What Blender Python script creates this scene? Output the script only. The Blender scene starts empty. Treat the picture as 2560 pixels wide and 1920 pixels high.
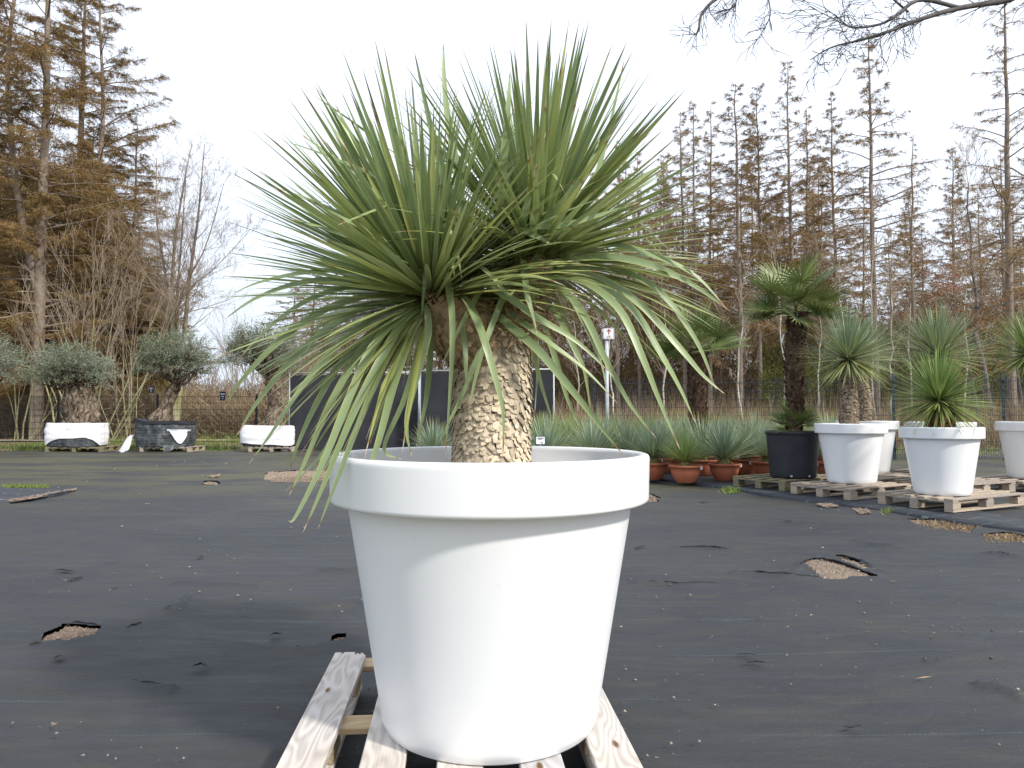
import bpy, math, random
import numpy as np
from mathutils import Vector, Matrix, noise as mnoise
scene = bpy.context.scene
# ------------------------------------------------------------------ camera
F, Y0, CAM_H = 1800.0, 1033.0, 1.102
PITCH = math.atan((Y0 - 960) / F)
cam = bpy.data.cameras.new('camera'); cam_o = bpy.data.objects.new('camera', cam)
scene.collection.objects.link(cam_o); scene.camera = cam_o
cam.sensor_width = 36; cam.lens = F / 2560 * 36
cam.clip_start = 0.05; cam.clip_end = 3000
cam_o.location = (0, 0, CAM_H); cam_o.rotation_euler = (math.pi / 2 + PITCH, 0, 0)
# ------------------------------------------------------------------ sun and sky
SUN = Vector((0.62, -0.56, 0.72)).normalized()
sun_el = math.asin(SUN.z); sun_rot = math.atan2(SUN.x, SUN.y)
sl = bpy.data.lights.new('sun', 'SUN'); sl.energy = 3.0; sl.angle = math.radians(4); sl.color = (1, .95, .87)
so = bpy.data.objects.new('sun', sl); scene.collection.objects.link(so)
so.rotation_euler = SUN.to_track_quat('Z', 'Y').to_euler()
world = bpy.data.worlds.new("World"); scene.world = world; world.use_nodes = True
wn = world.node_tree; wn.nodes.clear()
def wnode(t, **k):
    n = wn.nodes.new(t)
    for a, b in k.items(): setattr(n, a, b)
    return n
wo = wnode('ShaderNodeOutputWorld'); wb = wnode('ShaderNodeBackground'); wb.inputs[1].default_value = 0.1
sky = wnode('ShaderNodeTexSky', sky_type='NISHITA', sun_disc=False, sun_elevation=sun_el, sun_rotation=sun_rot, dust_density=3.0)
wtc = wnode('ShaderNodeTexCoord'); wsx = wnode('ShaderNodeSeparateXYZ'); wr = wnode('ShaderNodeValToRGB')
wr.color_ramp.elements[0].position = 0.0; wr.color_ramp.elements[0].color = (.66, .735, .85, 1)
wr.color_ramp.elements[1].position = 0.32; wr.color_ramp.elements[1].color = (.86, .93, 1.06, 1)
wno = wnode('ShaderNodeTexNoise'); wno.inputs['Scale'].default_value = 2.2; wno.inputs['Detail'].default_value = 3
wmr = wnode('ShaderNodeMapRange'); wmr.inputs[3].default_value = 8.6; wmr.inputs[4].default_value = 10.2
wsc = wnode('ShaderNodeVectorMath', operation='SCALE'); wmx = wnode('ShaderNodeMix', data_type='RGBA'); wmx.inputs[0].default_value = .88
L = wn.links.new
L(wtc.outputs['Generated'], wsx.inputs[0]); L(wsx.outputs['Z'], wr.inputs[0]); L(wtc.outputs['Generated'], wno.inputs['Vector'])
L(wno.outputs[0], wmr.inputs[0]); L(wr.outputs[0], wsc.inputs[0]); L(wmr.outputs[0], wsc.inputs['Scale'])
L(sky.outputs[0], wmx.inputs[6]); L(wsc.outputs[0], wmx.inputs[7]); L(wmx.outputs[2], wb.inputs[0]); L(wb.outputs[0], wo.inputs[0])
vs = scene.view_settings; vs.view_transform = 'Standard'; vs.look = 'None'; vs.exposure = 0.6; vs.gamma = 1; vs.use_curve_mapping = False

# ------------------------------------------------------------------ helpers
C = scene.collection
R = math.radians
def at(x, y, D):
    dx = (x - 1280) / F; dy = (960 - y) / F; c, s = math.cos(PITCH), math.sin(PITCH)
    v = Vector((dx, c - dy * s, s + dy * c)); return Vector((0, 0, CAM_H)) + v * (D / v.y)
def gp(x, y, z=0.0):
    dx = (x - 1280) / F; dy = (960 - y) / F; c, s = math.cos(PITCH), math.sin(PITCH)
    v = Vector((dx, c - dy * s, s + dy * c)); return Vector((0, 0, CAM_H)) + v * ((z - CAM_H) / v.z)
def tag(o, label=None, cat=None, group=None, kind=None):
    if label: o['label'] = label
    if cat: o['category'] = cat
    if group: o['group'] = group
    if kind: o['kind'] = kind
    return o
def empty(name, loc, rz=0, label=None, cat=None, group=None):
    o = bpy.data.objects.new(name, None); C.objects.link(o); o.location = loc; o.rotation_euler = (0, 0, rz)
    o.empty_display_size = .1
    return tag(o, label, cat, group)
def mesh_obj(name, V, Fc, mat, parent=None, smooth=False, uv=None, col=None):
    """V: (n,3) array; Fc: list of faces or (m,k) array, uniform k is fast."""
    V = np.asarray(V, dtype=np.float32).reshape(-1, 3)
    me = bpy.data.meshes.new(name)
    if isinstance(Fc, np.ndarray):
        m, k = Fc.shape
        me.vertices.add(len(V)); me.vertices.foreach_set('co', V.ravel())
        me.loops.add(m * k); me.loops.foreach_set('vertex_index', Fc.astype(np.int32).ravel())
        me.polygons.add(m); me.polygons.foreach_set('loop_start', np.arange(0, m * k, k, dtype=np.int32))
        try: me.polygons.foreach_set('loop_total', np.full(m, k, dtype=np.int32))
        except Exception: pass
        me.update(calc_edges=True)
    else:
        me.from_pydata(V.tolist(), [], Fc); me.update()
    if smooth: me.polygons.foreach_set('use_smooth', np.ones(len(me.polygons), dtype=bool))
    if uv is not None:
        uv = np.asarray(uv, dtype=np.float32); li = np.empty(len(me.loops), dtype=np.int32); me.loops.foreach_get('vertex_index', li)
        l = me.uv_layers.new(name='UVMap'); l.data.foreach_set('uv', uv[li].ravel())
    if col is not None:
        ca = me.color_attributes.new('Col', 'FLOAT_COLOR', 'POINT')
        c = np.ones((len(V), 4), dtype=np.float32); c[:, :3] = col; ca.data.foreach_set('color', c.ravel())
    me.materials.append(mat)
    o = bpy.data.objects.new(name, me); C.objects.link(o)
    if parent: o.parent = parent
    return o
def copy_tree(o, parent=None):
    c = o.copy(); C.objects.link(c)
    if parent: c.parent = parent
    for ch in list(o.children): copy_tree(ch, c)
    return c
class MB:
    def __init__(s): s.V = []; s.F = []; s.UV = []; s.CO = []
    def add(s, V, Fc, uv=None, col=None):
        n = len(s.V); s.V.extend([tuple(v) for v in V]); s.F.extend([tuple(i + n for i in f) for f in Fc])
        s.UV.extend(uv if uv else [(0, 0)] * len(V)); s.CO.extend(col if col else [(1, 1, 1)] * len(V))
    def box(s, c, size, rz=0, bev=0.0, M=None):
        hx, hy, hz = size[0] / 2, size[1] / 2, size[2] / 2
        b = min(bev, hx * .9, hy * .9, hz * .9)
        if b <= 0:
            V = [(x * hx, y * hy, z * hz) for z in (-1, 1) for y in (-1, 1) for x in (-1, 1)]
            Fc = [(0, 2, 3, 1), (4, 5, 7, 6), (0, 1, 5, 4), (2, 6, 7, 3), (0, 4, 6, 2), (1, 3, 7, 5)]
        else:
            V = []; Fc = []; idx = {}
            for sx in (-1, 1):
                for sy in (-1, 1):
                    for sz in (-1, 1):
                        for a in range(3):
                            v = [sx * (hx - b), sy * (hy - b), sz * (hz - b)]; v[a] = (sx, sy, sz)[a] * (hx, hy, hz)[a]
                            idx[(sx, sy, sz, a)] = len(V); V.append(tuple(v))
                        Fc.append(tuple(idx[(sx, sy, sz, a)] for a in ((0, 1, 2) if sx * sy * sz > 0 else (0, 2, 1))))
            S = (-1, 1)
            for a in range(3):
                b1, b2 = [(1, 2), (2, 0), (0, 1)][a]
                for sg in S:
                    q = []
                    for u, w in ((-1, -1), (1, -1), (1, 1), (-1, 1)):
                        k = [0, 0, 0]; k[a] = sg; k[b1] = u; k[b2] = w; q.append(idx[(k[0], k[1], k[2], a)])
                    Fc.append(tuple(q if sg > 0 else q[::-1]))
                for u in S:
                    for w in S:   # edge along axis a
                        k0 = [0, 0, 0]; k0[a] = -1; k0[b1] = u; k0[b2] = w; k1 = list(k0); k1[a] = 1
                        q = [idx[(*k0, b1)], idx[(*k1, b1)], idx[(*k1, b2)], idx[(*k0, b2)]]
                        Fc.append(tuple(q if u * w < 0 else q[::-1]))
        if M is None: M = Matrix.Translation(c) @ Matrix.Rotation(rz, 4, 'Z')
        s.add([M @ Vector(v) for v in V], Fc)
    def tube(s, pts, rad, n=8, cap=True):
        pts = [Vector(p) for p in pts]; V = []; Fc = []; up = Vector((.31, .17, .93)); k = len(pts)
        rad = rad if hasattr(rad, '__len__') else [rad] * k
        a = None
        for i, p in enumerate(pts):
            d = (pts[min(i + 1, k - 1)] - pts[max(i - 1, 0)]).normalized()
            if a is None: a = d.cross(up).normalized()
            a = (a - d * a.dot(d)).normalized(); b = d.cross(a)
            for j in range(n):
                t = 2 * math.pi * j / n; V.append(p + (a * math.cos(t) + b * math.sin(t)) * rad[i])
        for i in range(k - 1):
            for j in range(n):
                q = i * n + j; r = i * n + (j + 1) % n; Fc.append((q, r, r + n, q + n))
        if cap: Fc.append(tuple(range(n))[::-1]); Fc.append(tuple(range((k - 1) * n, k * n)))
        s.add(V, Fc)
    def build(s, name, mat, parent=None, smooth=False):
        return mesh_obj(name, np.array(s.V), s.F, mat, parent, smooth, s.UV, np.array(s.CO))
def lathe(prof, n=64, wob=0):
    V = []; Fc = []
    for i, (r, z) in enumerate(prof):
        for j in range(n):
            t = 2 * math.pi * j / n; V.append((r * math.cos(t), r * math.sin(t), z))
    for i in range(len(prof) - 1):
        for j in range(n):
            a = i * n + j; b = i * n + (j + 1) % n; Fc.append((a, b, b + n, a + n))
    return V, Fc
def segs(P0, P1, R0, R1, sides=3):
    """prisms for many straight segments at once -> V, quads"""
    P0 = np.asarray(P0, float); P1 = np.asarray(P1, float); n = len(P0)
    R0 = np.broadcast_to(R0, n); R1 = np.broadcast_to(R1, n)
    d = P1 - P0; d /= np.maximum(np.linalg.norm(d, axis=1, keepdims=True), 1e-9)
    ref = np.where(np.abs(d[:, 2:3]) > .9, np.array([[1., 0, 0]]), np.array([[0, 0, 1.]]))
    a = np.cross(d, ref); a /= np.linalg.norm(a, axis=1, keepdims=True); b = np.cross(d, a)
    V = np.empty((n, 2, sides, 3))
    for j in range(sides):
        t = 2 * math.pi * j / sides; o = a * math.cos(t) + b * math.sin(t)
        V[:, 0, j] = P0 + o * R0[:, None]; V[:, 1, j] = P1 + o * R1[:, None]
    base = (np.arange(n) * 2 * sides)[:, None]
    Fq = np.concatenate([base + np.array([[j, (j + 1) % sides, sides + (j + 1) % sides, sides + j]]) for j in range(sides)], 0)
    return V.reshape(-1, 3), Fq
def tris(P, D, W, rng):
    """thin triangles from P along D (with length) of base width W"""
    P = np.asarray(P, float); D = np.asarray(D, float); n = len(P)
    r = rng.normal(size=(n, 3)); s = np.cross(D, r); s /= np.maximum(np.linalg.norm(s, axis=1, keepdims=True), 1e-9)
    W = np.broadcast_to(W, n)[:, None]
    V = np.stack([P - s * W / 2, P + s * W / 2, P + D], 1).reshape(-1, 3)
    return V, np.arange(n * 3).reshape(n, 3)
def diamonds(P, D, W, rng):
    P = np.asarray(P, float); D = np.asarray(D, float); n = len(P)
    r = rng.normal(size=(n, 3)); s = np.cross(D, r); s /= np.maximum(np.linalg.norm(s, axis=1, keepdims=True), 1e-9)
    W = np.broadcast_to(W, n)[:, None]
    V = np.stack([P, P + D * .45 + s * W / 2, P + D, P + D * .45 - s * W / 2], 1).reshape(-1, 3)
    return V, np.arange(n * 4).reshape(n, 4)
def unit(v): return v / np.maximum(np.linalg.norm(v, axis=-1, keepdims=True), 1e-9)

# ------------------------------------------------------------------ materials
class NT:
    def __init__(s, name, rough=.6, spec=.3):
        s.m = bpy.data.materials.new(name); s.m.use_nodes = True; s.t = s.m.node_tree
        s.b = s.t.nodes['Principled BSDF']; s.out = s.t.nodes['Material Output']
        s.b.inputs['Roughness'].default_value = rough; s.b.inputs['Specular IOR Level'].default_value = spec
        s.tc = s.n('ShaderNodeTexCoord')
    def n(s, t, **k):
        x = s.t.nodes.new(t)
        for a, b in k.items(): setattr(x, a, b)
        return x
    def l(s, a, b): s.t.links.new(a, b)
    def val(s, x, sock):
        if hasattr(x, 'is_output') or hasattr(x, 'links'): s.l(x, sock)
        else: sock.default_value = x
    def math(s, op, a, b=0, c=None, clamp=False):
        x = s.n('ShaderNodeMath', operation=op); x.use_clamp = clamp; s.val(a, x.inputs[0]); s.val(b, x.inputs[1])
        if c is not None: s.val(c, x.inputs[2])
        return x.outputs[0]
    def map(s, coord, scale=(1, 1, 1), loc=(0, 0, 0)):
        x = s.n('ShaderNodeMapping'); s.l(coord, x.inputs[0]); x.inputs['Scale'].default_value = scale
        if hasattr(loc, 'links'): s.l(loc, x.inputs['Location'])
        else: x.inputs['Location'].default_value = loc
        return x.outputs[0]
    def noise(s, coord, scale, detail=4, rough=.55, dist=0):
        x = s.n('ShaderNodeTexNoise'); s.l(coord, x.inputs['Vector']); x.inputs['Scale'].default_value = scale
        x.inputs['Detail'].default_value = detail; x.inputs['Roughness'].default_value = rough; x.inputs['Distortion'].default_value = dist
        return x.outputs[0]
    def ramp(s, v, stops):
        x = s.n('ShaderNodeValToRGB'); s.l(v, x.inputs[0]); e = x.color_ramp.elements
        while len(e) < len(stops): e.new(.5)
        for i, (p, c) in enumerate(stops):
            e[i].position = p; e[i].color = (*c, 1) if hasattr(c, '__len__') else (c, c, c, 1)
        return x.outputs[0]
    def mix(s, f, a, b, mode='MIX'):
        x = s.n('ShaderNodeMix', data_type='RGBA', blend_type=mode); s.val(f, x.inputs[0])
        for v, i in ((a, 6), (b, 7)):
            if hasattr(v, 'links'): s.l(v, x.inputs[i])
            else: x.inputs[i].default_value = (*v, 1)
        return x.outputs[2]
    def color(s, c):
        if hasattr(c, 'links'): s.l(c, s.b.inputs['Base Color'])
        else: s.b.inputs['Base Color'].default_value = (*c, 1)
    def bump(s, h, strength=.4, dist=.01):
        x = s.n('ShaderNodeBump'); s.l(h, x.inputs['Height']); x.inputs['Strength'].default_value = strength; x.inputs['Distance'].default_value = dist
        s.l(x.outputs[0], s.b.inputs['Normal'])
    def island(s): return s.n('ShaderNodeNewGeometry').outputs['Random Per Island']
    def orand(s): return s.n('ShaderNodeObjectInfo').outputs['Random']
def simple(name, c1, c2, scale=8, rough=.6, spec=.3, bump=0, bs=60, detail=5):
    m = NT(name, rough, spec); o = m.tc.outputs['Object']
    m.color(m.ramp(m.noise(o, scale, detail), [(.3, c1), (.7, c2)]))
    if bump: m.bump(m.noise(o, bs, 4), bump, .01)
    return m.m
def leafmat(name, stops, rough=.5, trans=.25, spec=.3, hue=True):
    """small foliage or twigs: random colour for each leaf, light through it"""
    m = NT(name, rough, spec); c = m.ramp(m.island(), stops)
    big = m.noise(m.tc.outputs['Object'], .5, 3)
    c = m.mix(m.ramp(big, [(.35, .0), (.65, .55)]), c, stops[-1][1])
    m.color(c)
    if trans:
        t = m.n('ShaderNodeBsdfTranslucent'); m.l(c, t.inputs[0]); x = m.n('ShaderNodeMixShader'); x.inputs[0].default_value = trans
        m.l(m.b.outputs[0], x.inputs[1]); m.l(t.outputs[0], x.inputs[2]); m.l(x.outputs[0], m.out.inputs[0])
    return m.m
def blademat(name, greens, edge, tip, tip_at=.93, trans=.22, rough=.33, scars=True, old=.75, oldc=(.34, .36, .10)):
    m = NT(name, rough, .45); uv = m.tc.outputs['UV']; sx = m.n('ShaderNodeSeparateXYZ'); m.l(uv, sx.inputs[0])
    isl = m.island(); u = sx.outputs[0]; age = m.math('FLOOR', m.math('MULTIPLY_ADD', sx.outputs[1], .25, .001)); v = m.math('MULTIPLY_ADD', age, -4.0, sx.outputs[1])
    c = m.ramp(isl, greens); c = m.mix(m.math('MULTIPLY', m.math('MULTIPLY', age, old * .333), m.math('ADD', isl, .3), None, True), c, oldc)
    st = m.map(uv, (22, .8, 1)); cmb = m.n('ShaderNodeVectorMath', operation='ADD'); m.l(st, cmb.inputs[0])
    iv = m.n('ShaderNodeCombineXYZ'); m.l(m.math('MULTIPLY', isl, 97), iv.inputs[0]); m.l(m.math('MULTIPLY', isl, 53), iv.inputs[1]); m.l(iv.outputs[0], cmb.inputs[1])
    fib = m.noise(cmb.outputs[0], 1.0, 3)
    c = m.mix(m.ramp(fib, [(.35, .0), (.7, .35)]), c, tuple(min(1, x * 1.6) for x in greens[-1][1]))
    c = m.mix(m.math('MULTIPLY', m.ramp(v, [(0, 1.), (.35, 0.)]), .6), c, (.10, .13, .02))  # deeper tone painted at the leaf base, imitating shade inside the crown
    dist = m.math('ABSOLUTE', m.math('SUBTRACT', u, .5))
    c = m.mix(m.math('MULTIPLY', m.math('MULTIPLY_ADD', dist, 14, -5.9, True), .75), c, edge)
    if scars:
        sc = m.noise(cmb.outputs[0], 5, 2); obj = m.noise(m.tc.outputs['Object'], 28, 3)
        c = m.mix(m.ramp(obj, [(.70, 0.), (.76, .7)]), c, (.30, .22, .08))
    tv = m.math('ADD', v, m.math('MULTIPLY', m.math('SUBTRACT', isl, .5), .10))
    tv = m.math('ADD', tv, m.math('MULTIPLY', fib, .03))
    c = m.mix(m.math('MULTIPLY_ADD', tv, 30, -30 * tip_at, True), c, tip[0])
    c = m.mix(m.math('MULTIPLY_ADD', tv, 40, -40 * (tip_at + .035), True), c, tip[1])
    m.color(c); m.bump(fib, .25, .002)
    t = m.n('ShaderNodeBsdfTranslucent'); m.l(c, t.inputs[0]); x = m.n('ShaderNodeMixShader'); x.inputs[0].default_value = trans
    m.l(m.b.outputs[0], x.inputs[1]); m.l(t.outputs[0], x.inputs[2]); m.l(x.outputs[0], m.out.inputs[0])
    return m.m
def attrmat(name, rough=.8, nscale=120, dark=.72, bump=.5):
    m = NT(name, rough, .15); a = m.n('ShaderNodeAttribute', attribute_name='Col')
    nn = m.noise(m.tc.outputs['Object'], nscale, 4)
    m.color(m.mix(m.ramp(nn, [(.3, 1.), (.65, 0.)]), a.outputs[0], m.mix(1., a.outputs[0], (dark, dark * .9, dark * .8), 'MULTIPLY')))
    m.bump(nn, bump, .003); return m.m
def woodmat(name, c1, c2, c3, knots=True):
    """board grain along local X; random offset for each board"""
    m = NT(name, .75, .2); o = m.tc.outputs['Object']; r = m.orand()
    iv = m.n('ShaderNodeCombineXYZ')
    for k, f in enumerate((7.3, 3.1, 5.7)): m.l(m.math('MULTIPLY', r, f), iv.inputs[k])
    ad = m.n('ShaderNodeVectorMath', operation='ADD'); m.l(o, ad.inputs[0]); m.l(iv.outputs[0], ad.inputs[1]); p = ad.outputs[0]
    warp = m.noise(m.map(p, (1.6, 7, 7)), 1.0, 2, .4)
    w = m.math('MULTIPLY_ADD', warp, 16.0, 0.0)
    rings = m.math('SINE', m.math('MULTIPLY', w, 6.283))
    fine = m.noise(m.map(p, (3, 160, 160)), 1.0, 3)
    big = m.noise(p, 3.0, 3)
    c = m.mix(m.math('MULTIPLY_ADD', rings, .38, .36, True), c1, c2)
    c = m.mix(m.ramp(fine, [(.35, 0.), (.75, .5)]), c, c3)
    c = m.mix(m.ramp(big, [(.45, 0.), (.7, .22)]), c, (.42, .31, .19))
    if knots:
        vo = m.n('ShaderNodeTexVoronoi'); m.l(m.map(p, (3.2, 9, 2)), vo.inputs['Vector']); vo.inputs['Scale'].default_value = 1.0
        k = m.ramp(vo.outputs['Distance'], [(.06, 1.), (.11, 0.)]); c = m.mix(k, c, (.16, .085, .04))
    tone = m.mix(r, (.80, .80, .82), (1.08, 1.03, .95)); c = m.mix(1., c, tone, 'MULTIPLY')
    m.color(c); h = m.math('ADD', m.math('MULTIPLY', rings, .25), fine); m.bump(h, .35, .002); return m.m

M_pot = NT('white_plastic', .32, .5); _o = M_pot.tc.outputs['Object']
_n1 = M_pot.noise(_o, 3.2, 5); _n2 = M_pot.noise(M_pot.map(_o, (60, 60, 3)), 1, 3); _n3 = M_pot.noise(_o, 45, 2)
_c = M_pot.mix(M_pot.ramp(_n1, [(.35, 0.), (.75, .5)]), (.80, .81, .82), (.75, .77, .79))
_c = M_pot.mix(M_pot.ramp(_n2, [(.66, 0.), (.80, .22)]), _c, (.62, .62, .58)); _c = M_pot.mix(M_pot.ramp(_n3, [(.75, 0.), (.78, .25)]), _c, (.45, .43, .38))
M_pot.color(_c); M_pot.bump(M_pot.noise(_o, 260, 2), .04, .002); M_pot = M_pot.m
M_blackplast = simple('black_plastic', (.022, .024, .030), (.036, .038, .046), 6, .5, .35, .1, 90)
M_terra = simple('terracotta_plastic', (.40, .125, .065), (.50, .17, .09), 5, .5, .35, .08, 60)
M_soil = simple('potting_soil', (.05, .03, .02), (.16, .11, .07), 40, .9, .1, .8, 80)
M_wood = woodmat('weathered_pallet_wood', (.60, .575, .55), (.34, .315, .30), (.66, .64, .62))
M_woodside = woodmat('pine_block', (.50, .40, .26), (.36, .25, .13), (.55, .47, .34), False)
M_wood_far = woodmat('grey_pallet_wood', (.40, .345, .29), (.25, .205, .16), (.46, .42, .37), False)
M_wood_moss = woodmat('mossy_pallet_wood', (.23, .21, .13), (.12, .11, .065), (.28, .26, .19), False)
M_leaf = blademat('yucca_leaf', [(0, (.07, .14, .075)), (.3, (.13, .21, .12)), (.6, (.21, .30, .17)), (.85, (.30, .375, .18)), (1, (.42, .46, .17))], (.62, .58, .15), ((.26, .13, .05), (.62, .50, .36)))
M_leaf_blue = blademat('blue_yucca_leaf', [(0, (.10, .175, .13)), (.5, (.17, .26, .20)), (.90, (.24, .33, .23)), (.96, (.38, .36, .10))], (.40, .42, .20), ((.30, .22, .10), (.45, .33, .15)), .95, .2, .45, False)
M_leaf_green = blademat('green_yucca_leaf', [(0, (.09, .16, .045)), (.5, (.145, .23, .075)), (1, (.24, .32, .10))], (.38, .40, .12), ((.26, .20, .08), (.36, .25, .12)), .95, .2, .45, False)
M_leaf_dasy = blademat('grey_blue_tuft_leaf', [(0, (.14, .21, .15)), (.5, (.21, .30, .22)), (1, (.30, .38, .26))], (.40, .42, .22), ((.38, .40, .12), (.42, .40, .16)), .84, .2, .5, False)
M_palm = blademat('fan_palm_leaf', [(0, (.075, .11, .03)), (.5, (.125, .17, .045)), (1, (.21, .25, .09))], (.28, .30, .13), ((.16, .17, .05), (.35, .28, .12)), .93, .2, .4, False)
M_scale = attrmat('yucca_leaf_base_scales', nscale=260)
M_palmtrunk = attrmat('hairy_palm_trunk', .95, 60, .4)
M_olivebark = NT('olive_bark', .9, .1); _o = M_olivebark.tc.outputs['Object']; _n = M_olivebark.noise(M_olivebark.map(_o, (1, 1, .45)), 9, 6, .6, 1.5)
M_olivebark.color(M_olivebark.ramp(_n, [(.36, (.03, .022, .017)), (.50, (.14, .105, .075)), (.72, (.36, .30, .235))])); M_olivebark.bump(_n, 1., .06); M_olivebark = M_olivebark.m
M_olive = leafmat('olive_leaves', [(0, (.06, .08, .038)), (.5, (.125, .155, .085)), (.93, (.20, .23, .145)), (1, (.42, .44, .36))], .5, .15)
M_larchbark = simple('larch_bark', (.16, .125, .10), (.30, .245, .20), 6, .9, .1, .6, 20)
M_larchtwig = leafmat('larch_twigs', [(0, (.17, .12, .058)), (.5, (.28, .195, .088)), (1, (.37, .24, .122))], .9, .1)
M_larchtwig_g = leafmat('greenish_larch_twigs', [(0, (.13, .095, .035)), (.5, (.215, .148, .052)), (1, (.30, .185, .082))], .9, .1)
_m = NT('mossy_green_bark', .9, .1); _o = _m.tc.outputs['Object']; _s = _m.n('ShaderNodeSeparateXYZ'); _m.l(_o, _s.inputs[0])
_m.color(_m.mix(_m.math('MULTIPLY_ADD', _s.outputs[2], .28, -.9, True), _m.ramp(_m.noise(_o, 2.5, 5), [(.3, (.19, .18, .075)), (.7, (.33, .31, .20))]), (.20, .155, .125))); M_mossbark = _m.m
M_baretwig = simple('bare_twig_bark', (.24, .19, .145), (.36, .29, .22), 2, .9, .1)
M_darkbark = simple('dark_branch_bark', (.08, .075, .08), (.17, .155, .15), 5, .9, .1, .5, 30)
M_birch = simple('pale_birch_bark', (.34, .31, .25), (.62, .60, .52), 3, .9, .1)
M_under = leafmat('undergrowth_stems', [(0, (.10, .065, .035)), (.5, (.20, .14, .08)), (1, (.36, .28, .18))], .9, .1)
M_wooddark = leafmat('far_wood_twigs', [(0, (.08, .06, .03)), (.5, (.14, .10, .048)), (1, (.21, .14, .07))], .9, .1)
M_woodgreen = leafmat('far_evergreen_twigs', [(0, (.10, .080, .024)), (.5, (.17, .125, .040)), (1, (.24, .152, .060))], .9, .1)
M_olivebrush = leafmat('evergreen_undergrowth', [(0, (.05, .06, .015)), (.5, (.095, .105, .025)), (1, (.15, .145, .04))], .9, .1)
M_beech = leafmat('dry_russet_leaves', [(0, (.16, .05, .02)), (.6, (.26, .10, .05)), (1, (.34, .16, .09))], .7, .2)
M_grass = leafmat('green_grass', [(0, (.06, .13, .012)), (.6, (.12, .22, .025)), (.88, (.17, .24, .05)), (1, (.40, .33, .17))], .6, .2)
M_drygrass = leafmat('dry_grass', [(0, (.16, .11, .055)), (.6, (.30, .22, .12)), (1, (.42, .34, .21))], .8, .2)
M_screen = simple('black_screen_cloth', (.028, .029, .034), (.045, .046, .052), 2, .85, .1, .3, 8)
M_metal = simple('galvanised_steel', (.36, .40, .42), (.50, .54, .56), 12, .4, .5)
M_basket = simple('dull_basket_wire', (.10, .11, .115), (.18, .19, .19), 5, .6, .3)
M_wire = simple('dark_fence_wire', (.028, .032, .040), (.05, .055, .065), 5, .5, .3)
M_bluepost = simple('blue_green_fence_post', (.03, .055, .075), (.045, .075, .095), 3, .5, .3)
M_white = simple('white_sign_plate', (.70, .70, .72), (.78, .78, .80), 4, .4, .4)
M_red = simple('dark_red_print', (.28, .02, .04), (.34, .03, .06), 4, .5, .3)
M_pinkred = simple('faded_red_print', (.55, .28, .24), (.62, .36, .30), 4, .5, .3)
M_navy = simple('navy_plate', (.02, .028, .07), (.03, .04, .09), 4, .4, .4)
M_print = simple('dark_print', (.03, .03, .05), (.05, .05, .07), 4, .5, .3)
M_wrap = simple('white_woven_wrap', (.74, .74, .76), (.82, .82, .84), 5, .7, .2, .7, 9)
M_blackcloth = NT('black_root_cloth', .8, .2); _o = M_blackcloth.tc.outputs['Object']; _n = M_blackcloth.noise(_o, 5, 6)
M_blackcloth.color(M_blackcloth.ramp(_n, [(.35, (.025, .03, .036)), (.55, (.08, .09, .10)), (.75, (.26, .27, .25))])); M_blackcloth.bump(_n, .6, .04); M_blackcloth = M_blackcloth.m
M_pebble = leafmat('pebbles', [(0, (.06, .045, .035)), (.75, (.12, .095, .075)), (.97, (.20, .165, .13)), (1, (.55, .50, .42))], .8, 0)
M_gravel = leafmat('red_brown_gravel', [(0, (.06, .038, .028)), (.5, (.145, .095, .068)), (.95, (.21, .15, .11)), (1, (.34, .29, .23))], .9, 0)
M_path = simple('pale_path', (.34, .28, .22), (.46, .39, .31), 1.5, .95, .1)

# ground earth
g = NT('earth_and_grass', .95, .1); _o = g.tc.outputs['Object']; n1 = g.noise(_o, .35, 6); n2 = g.noise(_o, 3, 5)
c = g.mix(g.ramp(n2, [(.35, 0.), (.65, 1.)]), (.10, .075, .045), (.22, .17, .11)); c = g.mix(g.ramp(n1, [(.45, 0.), (.55, .85)]), c, (.075, .105, .025))
g.color(c); g.bump(n2, .6, .05); M_earth = g.m
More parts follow.
